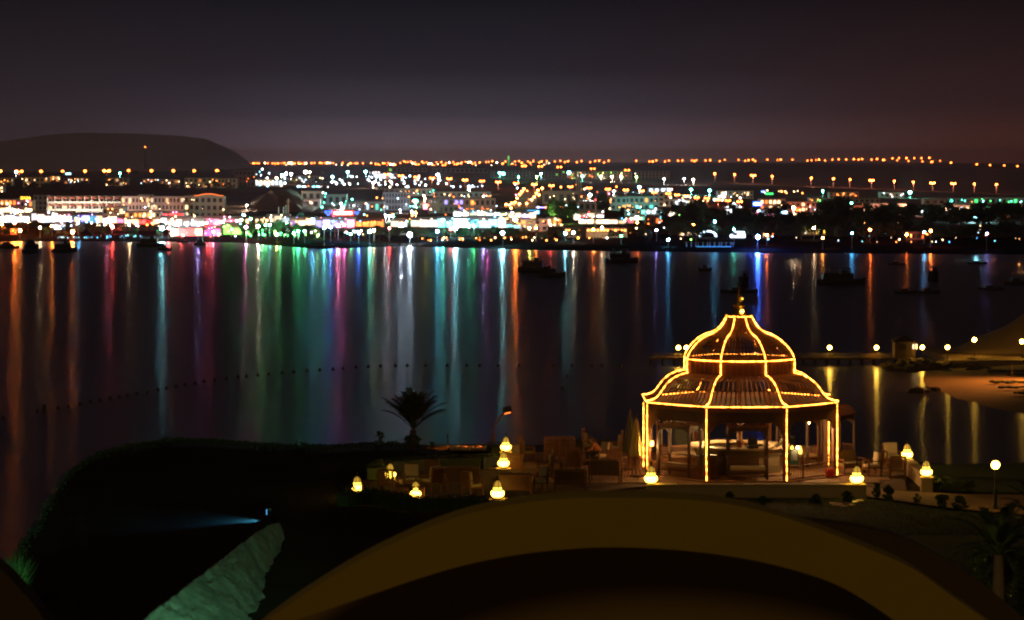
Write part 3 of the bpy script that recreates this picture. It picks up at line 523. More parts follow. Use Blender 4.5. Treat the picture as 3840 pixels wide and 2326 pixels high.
 (2125, 2370, 643, 672, 'cream', 'long olive tinted apartment block in the middle of the far slope', 3, 18, .04, ('lime', 'cream'), 1, {}),
 (2392, 2512, 642, 672, 'cream', 'separate olive tinted apartment block with grouped dark windows', 3, 9, .0, ('lime',), 1, {}),
 (1440, 1600, 630, 645, 'grey', 'faint green tinted houses under the horizon lamps', 1, 10, .03, ('lime',), 1, {}),
 (1620, 1830, 632, 648, 'grey', 'faint olive tinted houses left of the green tinted blocks', 1, 12, .03, ('lime',), 1, {}),
 (1405, 1490, 650, 672, 'white', 'blindingly white lit hotel entrance among small garden lamps', 1, 6, .9, ('white', 'ice'), 7, {}),
 (1385, 1425, 643, 655, 'white', 'white lit hall left of the blinding hotel entrance', 1, 4, .7, ('white', 'ice'), 5, {}),
 (1110, 1200, 660, 690, 'grey', 'dark blue grey block right of the brightest white floodlight', 2, 8, .05, ('ice',), 1.5, {}),
 (1110, 1205, 697, 704, 'grey', 'low wall building with a line of white ground lamps', 1, 5, .9, ('white', 'cyan'), 7, {}),
 (2545, 2620, 870, 885, 'brownw', 'low beach pavilion with three warm square lights among park trees', 1, 3, 1, ('warm',), 5, {}),
 (2875, 2895, 875, 893, 'brownw', 'small beach kiosk with a warm light right of the white canopy', 1, 2, .8, ('orange', 'warm'), 3, {}),
 (2830, 2880, 868, 896, 'brownw', 'beach cafe glowing orange between dark trees', 1, 4, .8, ('orange', 'warm', 'white'), 4, {}),
 (3015, 3100, 856, 882, 'cream', 'yellow lit beach villa with a small bright pediment', 1, 6, .5, ('yellow', 'cream'), 3, {}),
 (3400, 3470, 872, 900, 'brownw', 'dark beach hut with a red light and flickering lanterns', 1, 4, .4, ('orange', 'warm'), 2, {}),
 (40, 70, 860, 880, 'brownw', 'dark beach house with two faint lit lines at the left shore', 2, 4, .5, ('orange',), .8, {}),
 (200, 245, 835, 862, 'white', 'triangular white lit kiosk above the dark left shore', 0, 2, 0, ('white',), 2, dict(shop=('ice', 'white'), shop_st=7)),
 (265, 305, 838, 862, 'grey', 'dim bluish porch right of the triangular kiosk', 1, 2, .3, ('ice',), 1.5, {}),
]
for px0, px1, pt, pb, wm_, lab, fl, co, li, hu, st, ex in B:
    building(px0, px1, pt, pb, M[wm_], lab, max(fl, 0), co, li, hu, st, 12, **ex)
# tent roofs, domes, signs, masts
def prop(name, label, cat, px, py, mbx, mt, smooth=False, parent=None):
    o = mbx.build(name, mt, None, gp(px, py), smooth); return tag(o, label, cat)
def m_at(px, py, k): return k / F * gd(px, py)
u = m_at(2752, 805, 1)
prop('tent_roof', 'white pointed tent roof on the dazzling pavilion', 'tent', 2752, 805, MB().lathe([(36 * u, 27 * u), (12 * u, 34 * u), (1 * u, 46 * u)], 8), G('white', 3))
u = m_at(2645, 890, 1)
sh = thing('shell_canopy', 'bright white arched canopy near the beach among dark trees', 'canopy', gp(2655, 893))
for k in range(7):
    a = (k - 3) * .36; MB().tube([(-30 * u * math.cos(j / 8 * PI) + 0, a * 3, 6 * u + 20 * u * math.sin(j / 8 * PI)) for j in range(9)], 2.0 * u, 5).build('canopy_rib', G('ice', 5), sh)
MB().box((-30 * u, 0, 3 * u), (1.4 * u, 3, 7 * u)).build('canopy_post', M['pole'], sh); MB().box((30 * u, 0, 3 * u), (1.4 * u, 3, 7 * u)).build('canopy_post', M['pole'], sh)
u = m_at(2765, 897, 1)
wc = thing('white_canopy', 'white lit beach canopy left of the orange cafe', 'canopy', gp(2765, 897))
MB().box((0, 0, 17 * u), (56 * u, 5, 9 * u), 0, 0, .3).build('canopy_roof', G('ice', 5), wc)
for s_ in (-1, 1): MB().box((s_ * 20 * u, 0, 8 * u), (1.5 * u, .4, 17 * u)).build('canopy_post', M['pole'], wc)
def sign(px, py, w, h, back, letters, label, st=6, drop=14, n=7, cell=.6, ltst=9):
    b = gp(px, py + h / 2 + drop); u = b.y / F; t = thing('sign', label, 'sign', b)
    for s_ in (-1, 1): MB().box((s_ * w * .35 * u, 0, drop * u / 2), (.35, .35, drop * u + .4)).build('sign_post', M['darkpole'], t)
    MB().box((0, -.1, (drop + h / 2) * u), (w * u, .4, h * u)).build('sign_board', G(back, st), t)
    for k in range(n):
        x = (k - (n - 1) / 2) * w * .84 / n * u
        hh_ = h * .5 * (1 if k % 3 else .8)
        MB().box((x, -.4, (drop + h / 2) * u), (w * .84 / n * cell * u, .2, hh_ * u)).build('letter_block', G(letters, ltst), t)
    return t
sign(413, 773, 36, 16, 'red', 'yellow', 'red roof sign with small yellow lettering on the white club', 1.2, 12, 5, .7, 3)
sign(1286, 800, 82, 19, 'red', 'cream', 'long red sign with white lettering between two blue neon birds', 2, 16, 9, .7, 9)
sign(2000, 796, 46, 14, 'azure', 'white', 'blue sign with white lettering right of the boulevard foot', 2.5, 14, 7, .6, 8)
sign(2840, 765, 34, 18, 'blue', 'ice', 'cobalt blue sign glowing over the park trees', 2.5, 18, 5, .8, 9)
sign(2862, 719, 17, 8, 'blue', 'ice', 'tiny blue sign below the desert road', 1.8, 8, 4, .6, 4)
sign(2885, 727, 30, 7, 'green', 'green', 'thin green sign next to the tiny blue sign', 1.2, 6, 5, .6, 3)
sign(1622, 748, 20, 9, 'ice', 'white', 'white and blue sign on the corner of the neon mall', 3, 10, 4, .6, 6)
sign(1702, 759, 19, 11, 'warm', 'white', 'square white sign framed in red on the neon mall', 5, 6, 2, .6, 6)
sign(1722, 799, 28, 14, 'ice', 'white', 'oval white sign board above the cyan lamps', 7, 10, 2, .6, 8)
sign(256, 652, 22, 8, 'cyan', 'white', 'small blue white sign on a roof of the left hill', 1.6, 6, 5, .6, 5)
sign(1595, 775, 16, 22, 'pink', 'lime', 'upright sign with a green head and a white glowing middle', 3, 14, 1, .7, 7)
sign(322, 818, 26, 20, 'violet', 'white', 'round violet and orange fairground style sign on the left shore', 2.4, 10, 3, .5, 6)
sign(362, 822, 12, 16, 'blue', 'ice', 'tiny blue neon figure sign beside the round sign', 1.5, 8, 2, .6, 5)
# yellow neon letters on the roof
b = gp(96, 762); u = b.y / F
t = thing('roof_sign', 'yellow orange neon letters on the roof of the far left restaurant', 'sign', b)
cu = bpy.data.curves.new('letters', 'FONT'); cu.body = 'ZAZA'; cu.size = 15 * u; cu.extrude = .15; cu.align_x = 'CENTER'; cu.materials.append(G('yellow', 5))
o_ = bpy.data.objects.new('letters_curve', cu); COL.objects.link(o_); bpy.context.view_layer.update(); me = bpy.data.meshes.new_from_object(o_.evaluated_get(bpy.context.evaluated_depsgraph_get())); bpy.data.objects.remove(o_); o = bpy.data.objects.new('letters', me); COL.objects.link(o); o.parent = t; o.location = (0, -.3, 14 * u); o.rotation_euler = (R(90), 0, 0)
MB().box((0, .2, 12.6 * u), (38 * u, .4, 1.2 * u)).build('sign_rail', M['darkpole'], t)
for s_ in (-1, 0, 1): MB().box((s_ * 14 * u, .2, 6 * u), (.3, .3, 13 * u)).build('sign_post', M['darkpole'], t)
for k, (px, sc_, lab) in enumerate(((1232, 1, 'large blue neon bird outline left of the long red sign'), (1338, .62, 'small blue neon bird outline right of the long red sign'))):
    b = gp(px, 822); u = b.y / F * sc_; z0 = 22 * u / sc_
    t = thing('neon_bird', lab, 'neon sign', b)
    pts = [(-14, 8), (-8, 4), (-9, 9), (-3, 5), (0, 9), (2, 4), (8, 9), (14, 10), (8, 2), (3, -3), (4, -8), (0, -5), (-4, -9), (-4, -3), (-10, 1), (-14, 8)]
    MB().tube([(x * u, -.3, z0 + y * u) for x, y in pts], 1.1 * u, 5).build('neon_tube', G('blue', 6), t); MB().box((0, 0, z0 / 2 - 2 * u), (.3, .3, z0)).build('sign_post', M['darkpole'], t)
def neon(px0, px1, py, hue, st, label, drop=8, th=1.6):
    b = gp((px0 + px1) / 2, py + drop); u = b.y / F; t = thing('neon_line', label, 'neon light', b)
    MB().box((0, -3.5, drop * u), ((px1 - px0) * u, .5, th * u)).build('neon_tube', G(hue, st), t)
    for s_ in (-1, 1): MB().box((s_ * (px1 - px0) * .48 * u, -3.4, drop * u / 2 - .3), (.3, .3, drop * u)).build('neon_bracket', M['darkpole'], t)
neon(600, 690, 798, 'red', 5, 'long red neon line under the hotel balconies', 5, 4)
neon(1630, 1735, 768, 'orange', 3, 'orange neon line along the middle of the bluish mall', 30)
neon(1660, 1735, 747, 'orange', 1.6, 'faint upper orange neon line of the bluish mall', 40)
neon(1768, 1842, 744, 'orange', 3, 'upper orange neon band of the mall wing by the boulevard', 40, 2.4)
neon(1768, 1842, 752, 'pink', 2, 'rosy neon band below the upper orange band of the mall wing', 40, 2)
neon(1735, 1830, 764, 'orange', 3, 'lower orange neon line joining both mall buildings', 30)
neon(2610, 2740, 924.5, 'azure', 1.6, 'thin blue light strip along the small jetty of the beach', 2, 1.2)
neon(130, 262, 793, 'orange', 3, 'orange glowing cornice line over the white restaurant', 30, 2)
neon(2010, 2045, 778, 'violet', 5, 'slanted pale violet light bar at the boulevard foot', 6, 3)
# masts
def mast(px, py0, py1, label, r=.12, cross=None, tip=None, hue=None):
    b = gp(px, py1); u = b.y / F; t = thing('mast', label, 'mast', b); h = (py1 - py0) * u
    MB().tube([(0, 0, -.3), (0, 0, h)], [r * 1.5, r], 6).build('pole', M['cream'], t)
    if cross: MB().box((0, 0, h * cross), (h * .32, .25, .25)).build('crossarm', M['cream'], t)
    if tip: MB().ball((0, 0, h + .3), tip * u, 8).build('lamp_head', G(hue or 'red', 10), t)
mast(1081, 746, 815, 'tall mast with a crossarm rising above the flag poles', .35, .86)
mast(1045, 775, 812, 'first thin cyan lit pole left of the crossarm mast', .2); mast(1064, 775, 812, 'middle thin cyan lit pole next to the crossarm mast', .2); mast(1073, 770, 812, 'thin pole closest to the crossarm mast', .2)
mast(2233, 752, 855, 'white and red lattice pole with a red tip light between the park trees', .3, None, 2.5, 'red')
for k, px in enumerate((2162, 2170, 2179)): mast(px, 670, 722, '%s of three slim flag poles on the far slope' % nth(k + 1), .25)
b = P(544, 620, 7000); b.z = 24
t = thing('radio_mast', 'dark radio mast with one orange lamp before the mountain', 'radio mast', b); h = P(544, 552, 7000).z - b.z
MB().tube([(0, 0, -10), (0, 0, h)], [4, 1.2], 4).build('lattice_tower', M['grey'], t); MB().ball((0, 0, h), 2.6 * 7000 / F, 8).build('beacon', G('orange', 14), t)
b = gp(1907, 622); u = b.y / F
t = thing('minaret', 'slender green lit minaret on the horizon', 'minaret', b)
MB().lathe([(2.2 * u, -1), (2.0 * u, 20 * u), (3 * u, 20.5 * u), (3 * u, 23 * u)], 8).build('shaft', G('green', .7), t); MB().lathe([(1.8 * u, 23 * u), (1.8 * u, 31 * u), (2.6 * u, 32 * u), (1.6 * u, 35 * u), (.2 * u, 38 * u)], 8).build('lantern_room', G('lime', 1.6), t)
b = gp(1128, 812); u = b.y / F
tag(MB().lathe([(13 * u, 0), (13 * u, 5 * u), (11 * u, 10 * u), (7 * u, 13.5 * u), (.3 * u, 15 * u)], 14).build('dome', mat('teal_dome', (.08, .40, .36), .6), None, b, True), 'small teal dome right of the crossarm mast', 'dome')
# reddish mound behind the masts
mb = MB(); hp = [(940, 745), (985, 722), (1010, 715), (1060, 714), (1085, 722), (1110, 742), (1150, 770), (1190, 790), (1230, 806)]
for px, py in hp:
    D = gd(px, 800) + 70
    for dd, f in ((60, 1), (20, .95), (-5, .6), (-45, 0), (-50, -.1)): q = P(px, py, D); zb = 8; mb.v.append((q.x + noise.noise(Vector((px * .05, dd * .1, 0))) * 3, D + dd, zb + (q.z - zb) * f + noise.noise(Vector((px * .07, dd * .2, 4))) * 1.2))
for i in range(len(hp) - 1):
    for j in range(4): a = i * 5 + j; mb.f.append((a, a + 1, a + 6, a + 5)); mb.m.append(0)
tag(mb.build('mound_terrain', mat('reddish_earth', (.26, .15, .11), .95, bump=.8, scale=.1, bscale=.8)), kind='structure')
# ------------------------------------------------------------------ shoreline lamps that colour the water
shore = [(8, 'orange', .7), (55, 'orange', 5.5), (75, 'amber', 1.2), (105, 'amber', .8), (150, 'warm', .8), (195, 'orange', 1.8), (272, 'orange', 3), (293, 'azure', .4), (402, 'pink', .9), (420, 'red', 3.6), (485, 'warm', .5), (512, 'pink', .4), (608, 'cyan', 6), (632, 'red', 1.2), (664, 'red', 3.8),
         (676, 'pink', 1.0), (742, 'violet', .9), (775, 'red', .9), (800, 'pink', .5), (836, 'ice', 1.3), (868, 'green', .5), (888, 'cyan', .5), (905, 'green', .8), (922, 'magenta', 1.5), (940, 'green', .8), (968, 'cream', 1.5), (996, 'green', .6), (1012, 'cyan', .6), (1038, 'olive', 1.0), (1074, 'green', 1.5), (1102, 'green', .7), (1118, 'teal', .5),
         (1142, 'green', 1.0), (1172, 'azure', 1.5), (1216, 'teal', 1.2), (1240, 'blue', 1.2), (1268, 'pink', 2.3), (1290, 'magenta', 1.2), (1315, 'green', .7), (1345, 'blue', .8), (1386, 'teal', 1.9), (1402, 'warm', .6), (1460, 'red', .6), (1503, 'ice', 7.0), (1537, 'ice', 4.4), (1596, 'olive', 1.2), (1640, 'azure', 1.6), (1660, 'teal', 1.9), (1690, 'red', .7), (1708, 'cyan', 4.4), (1758, 'teal', 2.2), (1778, 'green', .8),
         (1810, 'violet', 1.0), (1828, 'magenta', .7), (1885, 'cyan', 2.4), (1932, 'orange', 3.4), (1985, 'olive', .9), (2010, 'orange', .5), (2065, 'red', .5), (2120, 'cyan', 1.7), (2150, 'cream', 1.1), (2205, 'magenta', .9), (2225, 'orange', .7), (2258, 'warm', .9), (2330, 'green', .4), (2390, 'orange', .4), (2462, 'violet', .5), (2505, 'azure', .7), (2600, 'orange', .35), (2680, 'azure', .6), (2752, 'teal', .4), (2842, 'blue', 2.8), (2875, 'orange', .9), (3052, 'warm', .5), (3085, 'amber', .3), (3195, 'azure', .3), (3262, 'orange', .8), (3400, 'orange', .9), (3465, 'azure', .5), (3490, 'orange', .9), (3700, 'violet', .2)]
SK = dict(green=.34, teal=.7, pink=.7, magenta=.65, ice=.72, olive=.7, cyan=.8, red=.8, blue=1.4, azure=1.1)
cnt = {}
for px, hue, k in shore:
    cnt[hue] = cnt.get(hue, 0) + 1
    base = column(px)[1]; rt = 1.012 + (px * 53 % 29) / 29 * .075; py = HY + (H - base[1] - (lin(rt, [(1, 0), (1.03, column(px)[2][1] - base[1]), (1.1, column(px)[3][1] - base[1])]))) / (base[0] * rt) * F
    b = P(px, py, base[0] * rt); t = thing('shore_lamp', '%s %s lamp from the left along the water edge' % (nth(cnt[hue]), CN[hue]), 'shore lamp', b, 0, 'coloured lamps at the water edge')
    hgt = 2.4 + (px * 37 % 17) / 4; MB().tube([(0, 0, -.4), (0, 0, hgt)], .12, 5).build('pole', M['pole'], t)
    rs = .30 + .14 * min(k, 4); MB().ball((0, 0, hgt + rs * .7), rs, 8).build('lamp_head', G(hue, max(15, round(165 * k * (1 if px < 2100 or px == 2842 else .55) * SK.get(hue, 1) / rs ** 2)), True), t)
# ------------------------------------------------------------------ trees and palms of the far shore
def leafmb(n_, shape, size, seed):
    rg = random.Random(seed); m = MB()
    for _ in range(n_):
        c = shape(rg); s_ = size * rg.uniform(.6, 1.4); u1 = Vector((rg.gauss(0, 1), rg.gauss(0, 1), rg.gauss(0, 1))).normalized(); v1 = u1.cross(Vector((rg.gauss(0, 1), rg.gauss(0, 1), rg.gauss(0, 1)))).normalized()
        c = Vector(c); m.add([c - u1 * s_, c + v1 * s_ * .45, c + u1 * s_, c - v1 * s_ * .45], [(0, 1, 2, 3)])
    return m
def crown_shape(seed, w, h, z0, k=16):
    rg = random.Random(seed); cl = []
    for _ in range(k):
        a = rg.uniform(0, 2 * PI); q = rg.uniform(0, 1); zz = rg.uniform(.05, .95); rr_ = w * math.sin(min(1, zz * .9 + .12) * PI) ** .6 * rg.uniform(.3, .85)
        cl.append((rr_ * math.cos(a), rr_ * math.sin(a), z0 + zz * h, rg.uniform(.18, .34) * w))
    def f(r_):
        c = r_.choice(cl); d = Vector((r_.gauss(0, 1), r_.gauss(0, 1), r_.gauss(0, 1))).normalized() * c[3] * r_.uniform(.5, 1.1); return (c[0] + d.x, c[1] + d.y, c[2] + d.z * .8)
    return f, cl
protos = []
for k in range(5):
    sh_, cl = crown_shape(100 + k, .55, .72, .24); lv = leafmb(1500, sh_, .05, k)
    me1 = bpy.data.meshes.new('crown'); me1.from_pydata(lv.v, [], lv.f); me1.materials.append(M['farleaf'])
    tm = MB().tube([(0, 0, -.03), (.01, 0, .2), (0, .02, .5)], [.035, .025, .012], 5)
    for c in cl[:6]: tm.tube([(0, .01, .26), (c[0] * .5, c[1] * .5, .2 + c[2] * .5), (c[0], c[1], c[2])], [.014, .009, .004], 4, cap=False)
    me2 = bpy.data.meshes.new('trunk'); me2.from_pydata(tm.v, [], tm.f); me2.materials.append(M['trunk']); protos.append((me1, me2))
def tree(px, pt, pb, wpx, label, group=None):
    b = gp(px, pb); u = b.y / F; h = (pb - pt) * u; w = wpx * u
    t = thing('tree', label, 'tree', b, random.uniform(0, 6), group); t.scale = (w, w, h); p_ = random.choice(protos)
    for nm, me in zip(('crown', 'trunk'), p_): o = bpy.data.objects.new(nm, me); COL.objects.link(o); o.parent = t
    return t
def palm_mesh(nf, ll, seed, leaflets=9):
    rg = random.Random(seed); ms = []
    for i in range(nf):
        a = 2 * PI * i / nf + rg.uniform(-.2, .2); e = rg.uniform(.15, 1.25); m = MB(); pts = []
        L = ll * rg.uniform(.8, 1.1)
        for k in range(7):
            s_ = k / 6; ang = e - s_ * s_ * 1.5 * (1.25 - e * .5); prev = pts[-1] if pts else Vector((0, 0, 0))
            pts.append(prev + (Vector((math.cos(a) * math.cos(ang), math.sin(a) * math.cos(ang), math.sin(ang))) * L / 6 if k else Vector((0, 0, 0))))
        m.tube(pts, [.02 * ll * (1 - i_ / 7) for i_ in range(7)], 3, cap=False)
        side = Vector((-math.sin(a), math.cos(a), 0))
        for q in range(leaflets):
            s_ = .18 + .8 * q / leaflets; k = min(5, int(s_ * 6)); c = pts[k].lerp(pts[k + 1], s_ * 6 - k); d = (pts[k + 1] - pts[k]).normalized()
            ln = ll * .26 * math.sin(PI * min(1, .15 + s_ * .85)) + .03 * ll; wd = ll * .018
            for sg in (-1, 1):
                tip = c + side * sg * ln * .75 + d * ln * .65 + Vector((0, 0, -ln * .25))
                m.add([c - d * wd, c + d * wd, tip], [(0, 1, 2)])
        ms.append(m)
    return ms
pm = []
for k in range(2):
    al = MB()
    for m in palm_mesh(13, .42, 50 + k, 7): al.add(m.v, m.f)
    me = bpy.data.meshes.new('crown'); me.from_pydata([(x, y, z + .66) for x, y, z in al.v], [], al.f); me.materials.append(M['farleaf'])
    tm = MB().tube([(0, 0, -.05), (.01, 0, .35), (0, 0, .67)], [.03, .022, .02], 6); mt = bpy.data.meshes.new('trunk'); mt.from_pydata(tm.v, [], tm.f); mt.materials.append(M['trunk']); pm.append((me, mt))
def palm(px, pt, pb, label, group=None):
    b = gp(px, pb); h = (pb - pt) / F * b.y * 1.0; t = thing('palm_tree', label, 'palm tree', b, random.uniform(0, 6), group); t.scale = (h, h, h); p_ = random.choice(pm)
    for nm, me in zip(('crown', 'trunk'), p_): o = bpy.data.objects.new(nm, me); COL.objects.link(o); o.parent = t
tree(2078, 745, 838, 62, 'large round tree lit yellow green right of the boulevard'); tree(2098, 748, 842, 56, 'second green lit tree touching the large round one'); tree(2145, 752, 840, 52, 'dimmer green tree right of the two large green trees'); tree(2118, 790, 852, 70, 'dark shrubby tree under the three green trees')
tree(2262, 722, 812, 56, 'tall dark tree standing alone before the teal washed hotel'); tree(2335, 776, 820, 32, 'small dark round tree right of the tall dark tree'); tree(2060, 765, 812, 46, 'dark tree left of the green lit trees')
tree(3095, 752, 850, 90, 'broad dark tree left of the tallest dark crown'); tree(3140, 735, 850, 100, 'tallest dark tree crown on the right half of the shore'); tree(3170, 745, 850, 80, 'dark tree leaning against the tallest crown'); tree(2620, 745, 835, 62, 'tall dark tree in front of the twin orange lamps'); tree(2570, 768, 850, 60, 'dark tree left of the tall tree before the orange lamps'); tree(2840, 775, 835, 56, 'dark tree under the cobalt blue sign'); tree(2795, 780, 850, 60, 'dark tree left of the cobalt blue sign')
for k, (x, a, b_, w) in enumerate([(915, 832, 884, 40), (945, 838, 884, 36), (975, 826, 884, 44), (1010, 830, 884, 44), (1045, 822, 882, 44), (1080, 836, 886, 40), (1115, 838, 888, 42), (1150, 842, 890, 44), (1185, 846, 892, 40)]):
    tree(x, a, b_, w, '%s bushy tree from the left in the green lit beach garden' % nth(k + 1), 'trees of the green lit garden')
def wood(n_, x0, x1, pb0, pb1, h0, h1, label, group):
    for k in range(n_):
        px = x0 + (x1 - x0) * (k + random.uniform(.1, .9)) / n_; pb = random.uniform(pb0, pb1); h = random.uniform(h0, h1); reg(px, tree(px, pb - h, pb, h * random.uniform(.9, 1.35), label, group), label)
wood(38, 2480, 3840, 836, 862, 50, 84, 'dark back row wood tree', 'back row of the eastern shore wood')
wood(44, 2420, 3840, 880, 905, 40, 64, 'dark front row wood tree', 'front row of the eastern shore wood')
wood(22, 3180, 3840, 815, 835, 40, 66, 'dark tree before the rosy villas', 'upper trees of the eastern wood')
wood(30, 1370, 2100, 884, 904, 26, 46, 'low dark tree behind amber lamps', 'low trees of the middle beach')
wood(14, 2110, 2430, 872, 900, 30, 44, 'dark garden tree below the terrace', 'garden trees of the middle right beach')
wood(18, 0, 360, 858, 892, 24, 38, 'dark low tree in the unlit park', 'trees of the dark left park')
wood(14, 360, 640, 868, 896, 26, 40, 'dark tree under the promenade palms', 'trees under the left palms')
wood(24, 0, 940, 706, 726, 22, 36, 'dark shrub on the villa slope', 'slope trees below the villas')
wood(12, 0, 900, 655, 664, 14, 20, 'dark tree top above the villas', 'ridge trees above the villas')
wood(12, 1100, 1240, 655, 700, 16, 26, 'dark tree beside the garden lamps', 'trees of the middle grounds')
for k, (x, a, b_) in enumerate([(150, 806, 850), (466, 800, 872), (530, 806, 868), (566, 812, 872), (612, 852, 900), (660, 838, 880), (866, 845, 892), (905, 848, 890), (1052, 815, 884), (1110, 830, 888), (1255, 838, 890), (1290, 842, 892), (1330, 836, 892), (1370, 838, 892), (1405, 850, 895), (1755, 806, 885), (1782, 812, 880), (1900, 850, 900), (1950, 852, 902), (1975, 850, 902), (2014, 802, 885), (2190, 838, 885), (2270, 836, 880), (2440, 850, 900), (2990, 795, 860), (2905, 785, 835), (3005, 812, 880)]):
    palm(x, a, b_, '%s tall palm from the left along the far shore promenade' % nth(k + 1), 'palms of the far promenade')
# low beach line umbrellas with pale posts right of the middle
for k in range(13):
    px = 2575 + k * 14.5 + (k % 3) * 3; b = gp(px, 926); u = b.y / F
    t = thing('beach_umbrella', '%s thatched umbrella from the left beside the blue lit strip' % nth(k + 1), 'beach umbrella', b, 0, 'umbrellas by the blue lit strip')
    MB().tube([(0, 0, -.2), (0, 0, 16 * u)], .16, 5).build('pole', M['white'], t); MB().lathe([(6.5 * u, 14 * u), (3.5 * u, 16.5 * u), (.3, 18.5 * u)], 8).build('thatch', M['rope'], t)
# amber beach arcade
for px0, px1, lab in ((2118, 2176, 'left amber lit beach arcade with tall glowing columns'), (2200, 2285, 'middle amber lit beach arcade with a string of round lamps'), (2290, 2350, 'right amber lit beach arcade next to the park')):
    b = gp((px0 + px1) / 2, 892); u = b.y / F; w = (px1 - px0) * u; h = 34 * u; t = thing('arcade', lab, 'arcade', b)
    MB().box((0, 5, h / 2), (w, .5, h)).build('back_wall', M['cream'], t); MB().box((0, 2.4, h + .2), (w + 1, 6.4, .4)).build('roof', M['brownw'], t)
    nc = max(4, int((px1 - px0) / 11)); cm = MB().box((0, 0, h / 2), (.5, .5, h)); c0 = None; lm = MB().ball((0, 0, 0), 3.2 * u, 8)
    l0 = None
    for k in range(nc + 1):
        x = -w / 2 + w * k / nc
        if c0 is None: c0 = cm.build('column', M['cream'], t, (x, 0, 0))
        else: use(c0, 'column', t, (x, 0, 0))
        if k < nc:
            loc = (x + w / nc / 2, .2, h - 6 * u)
            if l0 is None: l0 = lm.build('round_lamp', G('amber', 14), t, loc)
            else: use(l0, 'round_lamp', t, loc)
for k, (px, py, hue, wt, lab) in enumerate(((925, 886, 'green', 5000, 'first added green spot from the left before the beach garden'), (985, 886, 'green', 6000, 'second added green spot before the beach garden'), (1050, 886, 'green', 6000, 'third added green spot before the beach garden'), (1120, 889.5, 'green', 5500, 'fourth added green spot before the beach garden'), (1190, 893.5, 'lime', 4000, 'fifth added green spot before the beach garden'),
        (680, 893, 'red', 3500, 'added red spot before the red beach restaurant'), (790, 893, 'red', 3500, 'added red spot before the red beach bar'), (2090, 839.5, 'lime', 16000, 'added lime green spot lighting the round tree'), (2400, 792, 'teal', 9000, 'added teal spot before the teal washed hotel'), (3000, 798, 'orange', 9000, 'added orange spot before the rosy villa row'), (3225, 815, 'orange', 9000, 'added orange spot before the columned rosy hotel'), (3340, 803, 'orange', 8000, 'added orange spot before the low rosy villas'), (1770, 770, 'ice', 9000, 'added pale spot before the neon mall'), (1500, 800, 'ice', 9000, 'added pale spot before the blue grey block'), (1250, 826, 'pink', 6000, 'added pink spot under the long red sign'), (2250, 838, 'warm', 5000, 'added warm spot before the long white terrace'), (1960, 868, 'amber', 4000, 'added amber spot before the sand coloured building'))):
    o = lamp(px, py - 12, 12, hue, 16, 1.6, False, lab, 'added coloured spots', name='added_spot'); bulb(o, 12 / F * o.location.y, hue, wt, -1.2)  # lamps added before trees and walls to light them in colour
# strings of lamps over the red beach bar and green garden
scatter(26, 628, 850, 868, 884, ['red', 'warm', 'red', 'pink', 'cream'], 12, 2.6, 'small bulb over the red terrace', 'bulbs over the red beach terrace', 8)
scatter(34, 880, 1210, 862, 886, ['green', 'lime', 'white', 'green', 'cream'], 15, 2.7, 'small lamp of the green garden', 'lamps of the green lit garden', 8)
scatter(22, 330, 620, 834, 850, ['warm', 'amber', 'cream', 'warm'], 13, 2.7, 'warm lamp between the promenade palms', 'warm lamps of the left promenade', 9)
scatter(12, 1290, 1370, 866, 880, ['white', 'warm', 'cyan'], 14, 2.4, 'small lamp in the dark clump', 'lamps left of the twin beach floodlights', 7)
scatter(20, 20, 280, 770, 790, ['amber', 'warm', 'orange'], 14, 3, 'warm bulb on the roof terraces', 'bulbs of the far left roof terraces', 8)
scatter(24, 440, 660, 774, 786, ['warm', 'cream', 'amber'], 12, 2.6, 'round lamp on the hotel terrace', 'lamps of the hotel terrace', 8)
scatter(18, 205, 345, 889, 893, ['azure', 'cyan'], 3, 1.6, 'dim blue waterfront lamp', 'dim blue waterfront lamps', 5)
scatter(18, 345, 540, 882, 893, ['azure', 'cyan'], 4, 1.6, 'dim blue lamp below the palms', 'dim blue lamps below the palms', 5)
